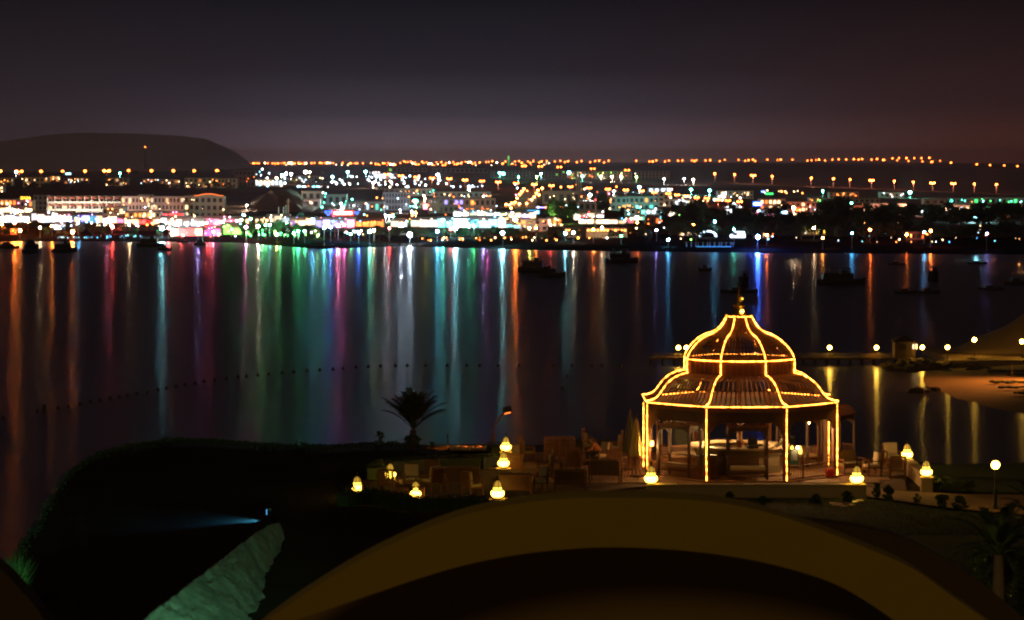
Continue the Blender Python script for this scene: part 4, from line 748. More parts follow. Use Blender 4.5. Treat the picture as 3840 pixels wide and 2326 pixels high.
# ------------------------------------------------------------------ boats
def boat(px, py, w, h, kind, label, rz=0):
    D = F * (H - .02) / (py - HY); b = P(px, py, D); b.z = 0; u = D / F; L = w * u; hh = max(h * u, .6); t = thing('boat', label, 'boat', b, rz)
    bw = L * .28 if L > 6 else L * .36; fb = hh * (.32 if kind != 'low' else .6); m = MB(); st = [(-.5, .78, 1.0), (-.3, .95, .95), (0, 1, .9), (.25, .85, 1.0), (.42, .45, 1.15), (.5, .04, 1.35)]
    for x, q, s_ in st:
        for y, z in ((-q * .5, fb * s_), (-q * .42, fb * .2), (0, -.35), (q * .42, fb * .2), (q * .5, fb * s_)): m.v.append((x * L, y * bw, z))
    for i in range(len(st) - 1):
        for j in range(4): a = i * 5 + j; m.f.append((a, a + 5, a + 6, a + 1)); m.m.append(0)
        a = i * 5; m.f.append((a, a + 4, a + 9, a + 5)); m.m.append(0)
    m.f.append((4, 3, 2, 1, 0)); m.m.append(0)
    m.build('hull', M['hull'], t)
    if kind == 'low':
        MB().box((-.05 * L, 0, fb + .25 * hh), (L * .3, bw * .6, hh * .5)).build('cabin', M['cabin'], t); MB().box((-.5 * L, 0, fb * .8), (.3, .3, hh * .6)).build('outboard_motor', M['black'], t)
        return t
    ch = (hh - fb) * .5
    MB().box((-.06 * L, 0, fb + ch / 2), (L * .62, bw * .8, ch)).build('cabin', M['cabin'], t)
    k = 5; wm0 = None
    for i in range(k):
        loc = (-.06 * L + (i - 2) * L * .11, -bw * .41, fb + ch * .55)
        if wm0 is None: wm0 = MB().box((0, 0, 0), (L * .07, .06, ch * .35)).build('window', M['glass'], t, loc)
        else: use(wm0, 'window', t, loc)
    top = fb + ch
    if kind == 'dive':
        MB().box((-.08 * L, 0, top + .06), (L * .68, bw * .86, .12)).build('upper_deck', M['cabin'], t); MB().box((-.02 * L, 0, hh - .1), (L * .44, bw * .7, .12)).build('canopy', M['cabin'], t)
        for x in (-.22, .18):
            for y in (-1, 1): MB().box((x * L, y * bw * .3, (top + hh) / 2), (.09, .09, hh - top)).build('canopy_post', M['cabin'], t)
        MB().box((.06 * L, 0, top + (hh - top) * .35), (L * .14, bw * .4, (hh - top) * .7)).build('wheelhouse', M['cabin'], t)
        MB().tube([(-.42 * L, -bw * .42, top + .5), (.3 * L, -bw * .42, top + .5)], .04, 4).build('railing', M['cabin'], t)
    else:
        MB().add([(-.3 * L, -bw * .35, top), (.12 * L, -bw * .35, top), (.12 * L, bw * .35, top), (-.3 * L, bw * .35, top), (-.25 * L, -bw * .3, hh), (.0, -bw * .3, hh), (.0, bw * .3, hh), (-.25 * L, bw * .3, hh)], [(0, 1, 5, 4), (1, 2, 6, 5), (2, 3, 7, 6), (3, 0, 4, 7), (4, 5, 6, 7)]).build('flybridge', M['cabin'], t)
        MB().tube([(-.1 * L, 0, hh), (-.12 * L, 0, hh + hh * .3)], .05, 4).build('antenna', M['cabin'], t)
    return t
boat(32, 932, 80, 24, 'yacht', 'small motor boat cut off by the left edge of the bay'); boat(122, 950, 78, 50, 'yacht', 'dark motor yacht pointing at the viewer on the orange reflections', R(35)); boat(240, 946, 94, 46, 'dive', 'dark day boat right of the yacht on the orange reflections', R(8))
boat(565, 927, 104, 46, 'dive', 'dark day boat under the palms left of the red reflections', R(-6)); boat(618, 938, 52, 14, 'low', 'low dinghy just before the dark boat by the red reflections'); boat(750, 921, 44, 32, 'dive', 'little canopy boat between red and green reflections'); boat(688, 909, 46, 9, 'low', 'thin tender close to the red beach bar')
boat(1205, 930, 110, 18, 'low', 'long dark barge by the sandbank left of the pink reflection'); boat(2005, 1022, 122, 62, 'dive', 'dive boat with a flat canopy left of a low launch', R(-10)); boat(2075, 1040, 92, 30, 'low', 'low launch moored in front of the canopied dive boat'); boat(2330, 986, 125, 52, 'dive', 'wide dark boat alone in the upper middle of the bay', R(6))
boat(2645, 1018, 50, 22, 'low', 'small open boat left of the blue reflection'); boat(2790, 1080, 70, 64, 'dive', 'narrow tall boat seen end on behind the spire', R(60)); boat(2772, 1098, 138, 18, 'low', 'long flat boat behind the gazebo spire'); boat(3152, 1067, 186, 62, 'dive', 'largest dark tour boat right of the blue reflection', R(4))
boat(3360, 994, 66, 11, 'low', 'thin dark boat above the tall one on the right'); boat(3502, 1056, 66, 56, 'dive', 'tall dark boat seen end on at the right', R(55)); boat(3395, 1100, 86, 16, 'low', 'left of two low boats under the tall right boat'); boat(3482, 1100, 84, 16, 'low', 'right of two low boats under the tall right boat')
boat(3665, 990, 72, 9, 'low', 'faint thin boat near the dark wood at upper right'); boat(3716, 1087, 96, 15, 'low', 'low long boat near the right edge'); boat(3812, 1067, 92, 22, 'low', 'dark boat touching the right edge')
# ------------------------------------------------------------------ swim line buoys
bl = [(12, 1575), (140, 1548), (218, 1535), (257, 1530), (300, 1522), (340, 1512), (376, 1507), (413, 1500), (449, 1493), (478, 1488), (513, 1482), (552, 1477), (592, 1467), (624, 1461), (661, 1455), (694, 1449), (731, 1443), (766, 1436), (805, 1431), (848, 1425), (892, 1419), (924, 1417), (967, 1412), (1008, 1408), (1058, 1403), (1102, 1400), (1149, 1396), (1199, 1393), (1249, 1390), (1288, 1387), (1336, 1382), (1381, 1380), (1426, 1378), (1483, 1377), (1527, 1376), (1596, 1376), (1677, 1376), (1750, 1376), (1799, 1376), (1868, 1376), (1948, 1376), (2077, 1376), (2145, 1376), (2220, 1376), (2256, 1376), (2327, 1376), (2128, 1416), (2110, 1462)]
bm = MB().lathe([(.05, -.3), (.26, -.1), (.28, .25), (.14, .5), (.03, .62)], 8)
b0 = None
for k, (px, py) in enumerate(bl):
    q = Gz(px, py, 0)
    if b0 is None: b0 = bm.build('buoy', M['hull'], None, q, True); o = b0
    else: o = b0.copy(); COL.objects.link(o); o.location = q
    tag(o, '%s dark buoy from the left on the swimming line' % nth(k + 1), 'buoy', 'buoys of the swimming line')
q = Gz(166, 1552, 0); tag(MB().lathe([(.3, -.5), (.3, 1.1), (.2, 1.3), (.05, 1.35)], 8).build('marker_post', M['hull'], None, q), 'thick marker post standing in the water at the left', 'marker post')
def swim(name, pts, lab):
    tag(MB().tube([(*Gz(px, py, 0)[:2], .05) for px, py in pts], .02, 3, cap=False).build(name, M['hull']), lab, 'rope')
# ------------------------------------------------------------------ pier, jetty, hut, sand hill and beach at the right
DP = 514.0
def X(px, D=DP): return (px - CX) / F * D
zd = H - (1340 - HY) / F * DP
pier = thing('pier', 'wooden pier with rope railings crossing behind the gazebo', 'pier', (X(3000), DP, 0))
ox = X(3000)
for k in range(46):
    x0 = X(2435) + (X(3420) - X(2435)) * k / 46
    if k == 0: pl = MB().box((0, 0, 0), ((X(3420) - X(2435)) / 46 - .04, 3.2, .12)).build('plank', M['pierwood'], pier, (x0 - ox + .5, 0, zd))
    else: use(pl, 'plank', pier, (x0 - ox + .5, 0, zd))
MB().box((X(2928) - ox, -1.5, zd - .2), (X(3420) - X(2435), .2, .28)).build('edge_beam', M['pierwood'], pier)
for k, px in enumerate(range(2440, 3420, 44)):
    for y in (-1.3, 1.3):
        if k == 0 and y < 0: pil = MB().tube([(0, 0, -2), (0, 0, zd - .1)], .13, 6).build('pile', M['pierwood'], pier, (X(px) - ox, y, 0))
        else: use(pil, 'pile', pier, (X(px) - ox, y, 0))
rp = [2450, 2510, 2590, 2680, 2780, 2880, 2960, 3033, 3120, 3206, 3212, 3296, 3345]
for k, px in enumerate(rp):
    if k == 0: rpo = MB().box((0, 0, .45), (.09, .09, 1.0)).build('railing_post', M['rope'], pier, (X(px) - ox, -1.45, zd))
    else: use(rpo, 'railing_post', pier, (X(px) - ox, -1.45, zd))
for a, b in zip(rp, rp[1:]):
    for hz in (.82, .52, .12):
        MB().tube([(X(a + (b - a) * s_ / 6) - ox, -1.45, zd + hz - .16 * math.sin(PI * s_ / 6)) for s_ in range(7)], .035, 4, cap=False).build('rope', M['rope'], pier)
def globe_lamp(px, py, base_py, D, label, zbase=None, st=38, r=.17, name='globe_lamp', hue='yel'):
    top = P(px, py, D); zb = zbase if zbase is not None else H - (base_py - HY) / F * D
    t = thing(name, label, 'lamp post', (top.x, D, zb)); h = top.z - zb
    MB().lathe([(.09, -.05), (.09, .2), (.045, .35), (.035, h - r)], 8).build('pole', M['darkpole'], t); MB().ball((0, 0, h), r, 12).build('globe', G('lampyellow', st), t, None, True)
    return t
HUE['lampyellow'] = (1, .56, .06)
CN['lampyellow'] = 'yellow'
for k, (px, nm) in enumerate(((2544, 'left one of the two yellow globe lamps beside the gazebo dome'), (2574, 'right one of the two yellow globe lamps beside the gazebo dome'), (3111, 'yellow globe lamp alone on the open middle of the pier'), (3287, 'yellow globe lamp on the pier just left of the hut'))):
    globe_lamp(px, 1304, 0, DP - 1.2, nm, zd, 80, .34)
globe_lamp(3459, 1303, 0, 512, 'yellow globe lamp between the hut and the rocks', zd - .2, 70, .34); globe_lamp(3553, 1303, 0, 512, 'yellow globe lamp where the pier meets the sand hill', zd - .2, 70, .34)
hut = thing('pier_hut', 'small dark hut with a pyramid roof on the pier', 'hut', (X(3390), DP, zd)); u = DP / F
MB().box((0, 0, 30 * u), (78 * u, 3, 62 * u)).build('wall', M['pierwood'], hut); MB().add([(-48 * u, -2, 60 * u), (48 * u, -2, 60 * u), (48 * u, 2, 60 * u), (-48 * u, 2, 60 * u), (0, 0, 84 * u)], [(0, 1, 4), (1, 2, 4), (2, 3, 4), (3, 0, 4), (3, 2, 1, 0)]).build('roof', M['darkrock'], hut)
MB().box((-6 * u, -1.52, 40 * u), (20 * u, .08, 20 * u)).build('window', M['glass'], hut)
for px in (3421, 3432): MB().box(((px - 3390) * u, -1.53, 42 * u), (6 * u, .08, 18 * u)).build('window', G('cream', 1.6), hut)
# rock jetty under the pier
def rockmesh(seed):
    rg = random.Random(seed); m = MB(); m.ball((0, 0, 0), 1, 8)
    m.v = [tuple(Vector(v) * (1 + .35 * noise.noise(Vector(v) * 1.4 + Vector((seed * 3.1, 0, 0))))) for v in m.v]; return m
rm = []
for k in range(4):
    q = rockmesh(k); me = bpy.data.meshes.new('rock'); me.from_pydata(q.v, [], q.f); me.materials.append(M['darkrock']); rm.append(me)
jet = thing('rock_jetty', 'long bank of dark boulders beneath the pier hut', 'rock bank', (X(3450), DP - 4, 0))
for k in range(110):
    px = random.uniform(3285, 3660); s_ = random.uniform(.5, 1.3); y = random.uniform(-12, 5); zz = random.uniform(-.2, .9) - max(0, -y) * .06
    if px < 3330: zz -= (3330 - px) * .02
    o = bpy.data.objects.new('rock', random.choice(rm)); COL.objects.link(o); o.parent = jet; o.location = ((px - 3450) * u, y, zz); o.scale = (s_ * 1.4, s_, s_ * .7); o.rotation_euler = (0, 0, random.uniform(0, 6))
# sand hill
mb = MB(); hp = [(3540, 1338), (3600, 1318), (3640, 1296), (3680, 1278), (3720, 1262), (3760, 1245), (3800, 1218), (3840, 1190), (3900, 1165), (4100, 1150), (4500, 1180)]
hr = [(16, .96), (10, 1), (5, .85), (0, .55), (-4, .2), (-7, 0), (-7.5, -.2)]
for px, py in hp:
    D = 535
    q = P(px, py, D); zb = zd - .1
    for dd, f in hr: nz = noise.noise(Vector((px * .02, dd * .2, 1))) * .35 * min(1, max(0, f) * 3); mb.v.append((X(px, D + dd), D + dd, zb + (q.z - zb) * f + nz * (q.z - zb) * .3))
nn = len(hr)
for i in range(len(hp) - 1):
    for j in range(nn - 1): a = i * nn + j; mb.f.append((a, a + 1, a + nn + 1, a + nn)); mb.m.append(0)
tag(mb.build('sand_hill', M['sand'], smooth=True), kind='structure')
# quay platform carrying the sand hill path
mb = MB().box((X(4100, 520), 527, zd / 2 - .35), (X(4700, 520) - X(3560, 520), 34, zd + .1)); tag(mb.build('quay_ground', M['path']), kind='structure')
globe_lamp(3654, 1275, 1336, 520, 'yellow globe lamp at the foot of the sand hill', None, 90, .36); globe_lamp(3832, 1281, 1344, 515, 'yellow globe lamp on the quay at the right edge', None, 90, .36)
# beach with a curved waterline
wl_ = [(3395, 1392), (3385, 1410), (3380, 1432), (3395, 1456), (3430, 1478), (3500, 1506), (3580, 1532), (3680, 1562), (3780, 1588), (3900, 1620), (4200, 1680)]
mb = MB()
for px, py in wl_:
    q = Gz(px, py, 0)
    e = P(4700, 1370, 510)
    e2 = Gz(max(px, 3400) + 400, 1366, 0)
    for s_ in range(9):
        f = s_ / 8; v = Vector((q.x, q.y, 0)).lerp(Vector((e2.x + 10, 508, 0)), f); v.z = -.12 + 1.25 * f + (.06 * noise.noise(Vector((v.x * .15, v.y * .06, 0))) if s_ else -.2)
        mb.v.append(tuple(v))
for i in range(len(wl_) - 1):
    for j in range(8): a = i * 9 + j; mb.f.append((a, a + 9, a + 10, a + 1)); mb.m.append(0)
tag(mb.build('beach', M['sand'], smooth=True), kind='structure')
for k, (px, py, w) in enumerate(((3790, 1391, 150), (3850, 1404, 120), (3810, 1432, 170), (3830, 1452, 150), (3880, 1473, 140))):  # shadow bands on the sand, built as low dark mounds
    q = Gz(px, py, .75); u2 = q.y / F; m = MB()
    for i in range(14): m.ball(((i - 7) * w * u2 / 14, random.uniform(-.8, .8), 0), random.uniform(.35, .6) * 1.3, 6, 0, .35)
    tag(m.build('sand_shadow_strip', M['leaf2'], None, q), '%s low shadow strip from the top on the orange lit sand' % nth(k + 1), 'shadow', 'shadow strips on the sand')
for k, (px, py, w, lab) in enumerate(((3440, 1474, 34, 'broad dark boulder in the shallows off the beach'), (3478, 1472, 16, 'pale small boulder beside the broad dark one'), (3508, 1466, 22, 'dark boulder nearest to the orange sand'))):
    q = Gz(px, py, 0); u2 = q.y / F; o = bpy.data.objects.new('boulder', rm[k]); COL.objects.link(o); o.location = (q.x, q.y, .1); o.scale = (w * u2, w * u2 * .8, w * .6 * u2); tag(o, lab, 'boulder')
q = P(3720, 1405, 500); tag(MB().tube([(0, 0, -.1), (.03, 0, 2.3)], .06, 6).build('beach_pole', M['rope'], None, (q.x, q.y - 20, .5)), 'thin pale pole standing on the sand', 'pole')
# warm floodlight over the beach (its mast stands outside the frame)
bf = thing('beach_floodlight', 'tall orange floodlight mast lighting the sand from the right', 'floodlight', (X(4050, 470), 470, .8))
MB().tube([(0, 0, -.5), (0, 0, 9)], .12, 6).build('pole', M['darkpole'], bf); MB().box((-.2, 0, 9.1), (.7, .5, .4)).build('lamp_head', G('orange', 12), bf)
ld = bpy.data.lights.new('beach_light', 'SPOT'); ld.energy = 34000; ld.color = (1, .36, .07); ld.spot_size = R(120); ld.spot_blend = .8; ld.shadow_soft_size = .3
lo = bpy.data.objects.new('beach_light', ld); COL.objects.link(lo); lo.parent = bf; lo.location = (-.5, 0, 8.8); lo.rotation_euler = Vector((-22, -4, -8)).to_track_quat('-Z', 'Y').to_euler()
# ------------------------------------------------------------------ headland with terrace
ZF = 23.3
bd = [(-900, 3600), (-400, 2750), (-100, 2480), (20, 2230), (60, 2085), (110, 2010), (150, 1950), (175, 1900), (205, 1850), (240, 1795), (285, 1752), (330, 1720), (380, 1697), (480, 1672), (560, 1660), (650, 1648), (760, 1648), (830, 1653), (1000, 1667), (1250, 1672), (1380, 1662), (1500, 1664), (1620, 1676), (1850, 1672), (2100, 1662), (2320, 1672), (2500, 1690), (2900, 1704), (3200, 1712), (3400, 1722), (3520, 1735), (3700, 1738), (3840, 1730), (4200, 1720), (5200, 1700)]
pxs = [p_ for p_ in range(-900, 5200, 25)]
mb = MB(); rws = []
for px in pxs:
    pyb = lin(px, bd); Db = F * (H - ZF) / (pyb - HY)
    ws = .4 if px < 1300 else .05
    wob = noise.noise(Vector((px * .03, 0, 0))) * 1.2 * (px < 1300)
    ls = [(Db + 16 + wob * 3, -1), (Db + 8 + wob * 2, 9), (Db + 3 + wob, 18), (Db + .9, ZF - 1.2), (Db + wob * .3, ZF - .05)]
    for j in range(1, 22):
        D = Db + (24 - Db) * (j / 21) ** 1.15; nz = (noise.noise(Vector(((px - CX) / F * D * .25, D * .25, 2))) * .5 - .1) * ws if D < Db - .5 else 0
        ls.append((D, ZF - .06 + min(nz, .25 if px < 1250 else -.0)))
    for D, z in ls: mb.v.append(((px - CX) / F * D, D, z))
    rws.append(len(ls))
nl = rws[0]
for i in range(len(pxs) - 1):
    for j in range(nl - 1): a = i * nl + j; mb.f.append((a, a + 1, a + nl + 1, a + nl)); mb.m.append(0)
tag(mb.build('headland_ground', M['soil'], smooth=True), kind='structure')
def sheet(name, pts, z, mt, parent=None):
    m = MB(); m.v = [tuple(Gz(px, py, z)) for px, py in pts]; m.f = [tuple(range(len(pts)))]; m.m = [0]; o = m.build(name, mt); return tag(o, kind='structure')
sheet('terrace_floor', [(1400, 1850), (1860, 1890), (2430, 1822), (3240, 1822), (3400, 1840), (3380, 1722), (3200, 1716), (2900, 1708), (2500, 1694), (2320, 1680), (1900, 1700), (1500, 1770)], ZF, M['joint'])
tf = bpy.data.objects['terrace_floor']
sm = MB().box((0, 0, .012), (.97, .97, .05)); s0 = None
for i in range(-7, 17):
    for j in range(12):
        x = i * 1.0 + (.5 if j % 2 else 0); y = 115.6 + j * 1.0
        px, py = CX + x / y * F, HY + (H - ZF) / y * F
        lim = 1905 if py > 1760 else 1860
        if px < lim or px > 3330 or (py > 1822) or py < lin(px, [(1860, 1712), (2320, 1690), (2900, 1716), (3400, 1730)]): continue
        if s0 is None: s0 = sm.build('paving_slab', M['stone'], tf, (x, y, ZF)); o = s0
        else: o = use(s0, 'paving_slab', tf, (x, y, ZF))
        o.location.z += random.uniform(0, .012); o.rotation_euler.z = random.uniform(-.01, .01)
sheet('garden_path', [(3238, 1824), (3400, 1842), (3600, 1852), (3900, 1856), (3900, 1935), (3700, 1918), (3500, 1898), (3330, 1872), (3240, 1862)], ZF + .02, M['path'])
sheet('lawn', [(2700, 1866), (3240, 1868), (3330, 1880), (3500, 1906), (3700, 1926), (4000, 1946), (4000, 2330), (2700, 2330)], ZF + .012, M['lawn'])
sheet('far_lawn', [(3440, 1742), (3900, 1736), (3900, 1850), (3600, 1846), (3505, 1840), (3490, 1800)], ZF + .012, M['lawn'])
# ledge in front of the gazebo and walls
def wall(pts, h, th, mt, label, z=ZF, cap=True, name='low_wall'):
    q = [Gz(px, py, z) for px, py in pts]; t = thing(name, label, 'wall', q[0]); o0 = q[0]
    for a, b in zip(q, q[1:]):
        c = (a + b) / 2 - o0; d = b - a; ang = math.atan2(d.y, d.x); L = d.length
        MB().box((c.x, c.y, h / 2 - .1), (L, th, h + .2), ang).build('wall_face', mt, t)
        if cap:
            n_ = max(1, int(L / 1.1)); 
            for k in range(n_):
                f = (k + .5) / n_; p_ = a.lerp(b, f) - o0
                MB().box((p_.x, p_.y, h + .03), (L / n_ - .015, th + .08, .06), ang).build('coping_stone', M['wallp'], t)
    return t
wall([(2425, 1862), (3246, 1862)], .42, .5, M['wallp'], 'long low garden wall running in front of the gazebo')
wall([(3398, 1765), (3482, 1832)], .46, .34, M['wallp'], 'short pale wall running towards the viewer between two lanterns at the right')
wall([(1905, 1722), (1965, 1722)], .62, .3, M['wallp'], 'pale wall stub beside the upper lantern pillar', cap=False)
for px, py, h, w, lab in ((1897, 1752, .58, .42, 'pillar under the upper of the stacked lanterns'), (1888, 1798, .40, .50, 'pillar under the middle of the stacked lanterns'), (1866, 1886, .10, .6, 'flat stone block under the lowest of the stacked lanterns'), (3474, 1842, .5, .42, 'square pillar at the near end of the short pale wall')):
    q = Gz(px, py, ZF); tag(MB().box((0, 0, h / 2 - .05), (w, w, h + .1)).box((0, 0, h + .02), (w + .08, w + .08, .05)).build('pillar', M['wallp'], None, q), lab, 'pillar')
# ------------------------------------------------------------------ lanterns
lant = thing('lantern', 'x', 'lantern', (0, 0, -500))
for i, (r_, z) in enumerate(((.17, .02),)): MB().lathe([(.16, 0), (.17, .03), (.13, .05)], 12).build('base', M['iron'], lant)
MB().lathe([(.13, .05), (.19, .09), (.225, .15), (.225, .22), (.19, .27)], 16).build('glass_body', G('lampyellow', 15), lant, None, True)
MB().lathe([(.15, .295), (.15, .36), (.142, .385)], 16).build('glass_band', G('lampyellow', 5), lant, None, True)
MB().lathe([(.138, .41), (.132, .47), (.105, .54), (.055, .60), (.01, .62)], 16).build('glass_dome', G('lampyellow', .55), lant, None, True)
MB().lathe([(.16, .268), (.215, .278), (.20, .292), (.14, .298)], 16).build('iron_ring', M['iron'], lant)
MB().lathe([(.13, .386), (.16, .396), (.13, .412)], 16).build('iron_ring', M['iron'], lant)
for k in range(6):
    a = k * PI / 3 + .26
    MB().tube([(r_ * math.cos(a), r_ * math.sin(a), z) for r_, z in ((.150, .29), (.156, .36), (.146, .41), (.138, .47), (.112, .545), (.06, .605), (.01, .64))], .013, 4).build('rib', M['iron'], lant)
MB().lathe([(.02, .61), (.04, .65), (.018, .68), (.028, .71), (.004, .80)], 8).build('finial', M['iron'], lant)
LP_ = [(1339, 1846, 0, 'lantern at the far left end of the clipped hedge'), (1463, 1806, .1, 'lantern glowing behind the slatted chair before bright leaves'), (1559, 1872, .05, 'lantern half hidden by the hedge beside the low table'), (1866, 1886, .16, 'lowest of three stacked lanterns, on a flat stone block'),
       (1888, 1798, .47, 'middle of three stacked lanterns, on a pillar'), (1897, 1752, .65, 'uppermost of three stacked lanterns, with a tall finial'), (2441, 1862, .48, 'lantern on the garden wall at the left post of the gazebo'), (3213, 1862, .48, 'lantern on the garden wall right of the gazebo'), (3402, 1768, .52, 'lantern at the far end of the short pale wall'), (3474, 1842, .56, 'lantern on the square pillar at the near end of the short wall')]
for k, (px, py, dz, lab) in enumerate(LP_):
    q = Gz(px, py, ZF); q.z += dz
    if dz in (.1, .05): tag(MB().box((0, 0, dz / 2 - .03), (.4, .4, dz + .06)).build('stone_plinth', M['wallp'], None, (q.x, q.y, ZF)), 'flat plinth under the %s' % lab[:60].replace('lantern ', 'lantern '), 'plinth')
    sc_ = 1.08 if k in (3, 6, 7) else .97
    if k == 0: lant.location = q; lant['label'] = lab; lant['group'] = 'moroccan style garden lanterns'; lant.scale = (sc_,) * 3
    else: clone(lant, q, k * .5, lab, sc=sc_)
# ------------------------------------------------------------------ gazebo
GX, GY = 9.22, 119.1
gz = thing('gazebo', 'large octagonal wooden gazebo outlined with glowing rope lights and a two tier slatted roof', 'gazebo', (GX, GY, ZF))
C8 = 1 / math.cos(PI / 8)
def vdir(k): a = -PI / 2 - PI / 8 + k * PI / 4; return Vector((math.cos(a) * C8, math.sin(a) * C8, 0))
low = [(3.83, 3.0), (3.62, 3.03), (3.43, 3.10), (3.28, 3.24), (3.16, 3.42), (2.98, 3.66), (2.73, 3.87), (2.44, 4.01), (2.1, 4.09)]
up = [(2.12, 4.68), (2.08, 4.80), (1.98, 4.98), (1.80, 5.20), (1.58, 5.41), (1.32, 5.56), (1.08, 5.64), (.86, 5.76), (.70, 5.92), (.58, 6.10), (.50, 6.26), (.47, 6.36)]
def path8(prof, t_, lift=0):
    d = vdir(0).lerp(vdir(1), t_); return [Vector((d.x * a, d.y * a, z + lift)) for a, z in prof]
def strip(pts, w, th):                             # flat bar along a path, broad side up, on the front face
    m = MB(); vs = []; side = Vector((1, 0, 0))
    for i, p_ in enumerate(pts):
        d = (pts[min(i + 1, len(pts) - 1)] - pts[max(0, i - 1)]).normalized(); nrm = side.cross(d).normalized()
        for a, b in ((-1, -1), (1, -1), (1, 1), (-1, 1)): vs.append(p_ + side * a * w / 2 + nrm * b * th / 2)
    fs = []
    for i in range(len(pts) - 1):
        for k in range(4): fs.append((i * 4 + k, i * 4 + (k + 1) % 4, i * 4 + 4 + (k + 1) % 4, i * 4 + 4 + k))
    fs += [(3, 2, 1, 0), tuple(len(vs) - 4 + k for k in range(4))]
    return m.add(vs, fs)
RL = G('rope', 7) if 'rope' in HUE else None
HUE['rope'] = (1, .285, .03); RL = glow('rope_light_glow', HUE['rope'], 24)
n, l = RL.node_tree.nodes, RL.node_tree.links; t = n.new('ShaderNodeTexCoord'); z = n.new('ShaderNodeTexNoise'); z.inputs['Scale'].default_value = 7; z.inputs['Detail'].default_value = 1; l.new(t.outputs['Object'], z.inputs['Vector'])
mr = n.new('ShaderNodeMapRange'); mr.inputs['From Min'].default_value = .35; mr.inputs['From Max'].default_value = .62; mr.inputs['To Min'].default_value = 4; mr.inputs['To Max'].default_value = 34; l.new(z.outputs['Fac'], mr.inputs['Value']); l.new(mr.outputs[0], n['Principled BSDF'].inputs['Emission Strength'])
def face_parts(name, m, mt, faces=range(8), smooth=False):
    o = None
    for k in faces:
        if o is None: o = m.build(name, mt, gz, None, smooth); o.rotation_euler.z = k * PI / 4
        else: use(o, name, gz, rz=k * PI / 4)
for i in range(13): face_parts('roof_slat', strip(path8(low, (i + 1) / 14), .055, .03), M['wood'])
for i in range(11): face_parts('upper_slat', strip(path8(up, (i + 1) / 12), .045 if i % 2 == 0 else .04, .028), M['wood'])
v0, v1 = vdir(0), vdir(1)
face_parts('hip_rafter', MB().tube([v0 * (a) + Vector((0, 0, z - .03)) for a, z in low], .05, 6), M['wood']); face_parts('hip_rafter', MB().tube([v0 * (a) + Vector((0, 0, z - .03)) for a, z in up], .045, 6), M['wood'])
face_parts('rope_light', MB().tube([v0 * (a + .03) + Vector((0, 0, z + .045)) for a, z in low], .013, 6), RL); face_parts('rope_light', MB().tube([v0 * (a + .03) + Vector((0, 0, z + .045)) for a, z in up], .013, 6), RL)
def edge(a, z, r_=.013, off=0): return MB().tube([v0 * a + Vector((0, -off, z)), (v0 + v1) * .5 * a + Vector((0, -off, z - .012)), v1 * a + Vector((0, -off, z))], r_, 6)
face_parts('rope_light', edge(3.83, 2.99), RL); face_parts('rope_light', edge(2.17, 4.67), RL); face_parts('rope_light', edge(.50, 6.36, .013), RL)
face_parts('rope_light', MB().tube([v0 * 2.17 + Vector((0, 0, 4.10)), v0 * 2.17 + Vector((0, 0, 4.66))], .013, 6), RL)
face_parts('rope_light', MB().tube([v0 * 3.81 + Vector((.0, 0, z)) + Vector((.012 * math.sin(z * 5), 0, 0)) for z in (.06, .5, 1, 1.5, 2, 2.5, 2.97)], .013, 6), RL)
face_parts('post', MB().box((v0.x * 3.70, v0.y * 3.70, 1.48), (.16, .16, 3.0), PI / 8), M['wood'])
face_parts('eave_beam', MB().box((0, -3.78, 2.86), (3.05, .10, .20)), M['wood'])
face_parts('valance_panel', MB().box((0, -3.74, 2.55), (2.95, .035, .42)), M['darkwood'])
br = MB()
for sg in (-1, 1):
    br.add([(sg * 1.48, -3.74, 2.34), (sg * 1.48, -3.74, 1.85), (sg * 1.36, -3.74, 2.05), (sg * 1.22, -3.74, 2.2), (sg * .98, -3.74, 2.34), (sg * 1.48, -3.70, 2.34), (sg * 1.48, -3.70, 1.85), (sg * 1.36, -3.70, 2.05), (sg * 1.22, -3.70, 2.2), (sg * .98, -3.70, 2.34)], [(0, 1, 2, 3, 4), (9, 8, 7, 6, 5), (1, 6, 7, 2), (2, 7, 8, 3), (3, 8, 9, 4)])
face_parts('arched_bracket', br, M['darkwood'])
face_parts('drum_panel', MB().box((0, -2.10, 4.39), (1.74, .05, .56)), M['wood'])
for i in range(7): face_parts('drum_batten', MB().box(((i - 3) * .24, -2.135, 4.39), (.025, .02, .5)), M['palewood'], (7, 0, 1))
face_parts('ring_beam', MB().box((0, -2.05, 4.08), (1.72, .1, .1)), M['wood'])
for a, z in ((3.02, 3.58), (2.3, 4.03), (1.7, 5.25), (1.0, 5.63)): face_parts('purlin', MB().box((0, -a + .04, z - .06), (a * .80, .05, .05)), M['wood'])
MB().tube([(0, 0, 1.0), (0, 0, 6.3)], [.09, .06], 8).build('king_post', M['wood'], gz)
MB().lathe([(.52, 6.34), (.5, 6.42), (.30, 6.46), (.24, 6.62), (.17, 6.70), (.25, 6.76), (.27, 6.80), (.12, 6.98), (.08, 7.06), (.12, 7.12), (.13, 7.16), (.05, 7.28), (.035, 7.34), (.05, 7.38), (.02, 7.5), (.004, 7.66)], 16).build('finial', M['finial'], gz, None, True)
MB().ball((.10, -.26, 6.56), .075, 8).build('spot_lamp', G('lampyellow', 14), gz); MB().ball((.12, -.14, 7.07), .03, 8).build('spot_lamp', G('lampyellow', 8), gz)
for k, (x, y, z) in enumerate(((.55, -1.3, 4.93), (1.45, -.9, 5.1), (.2, -.85, 5.72), (-.75, -1.2, 4.9), (1.75, -.7, 4.8))): MB().ball((x, y, z), .035, 6).build('bulb', G('amber', 7), gz)
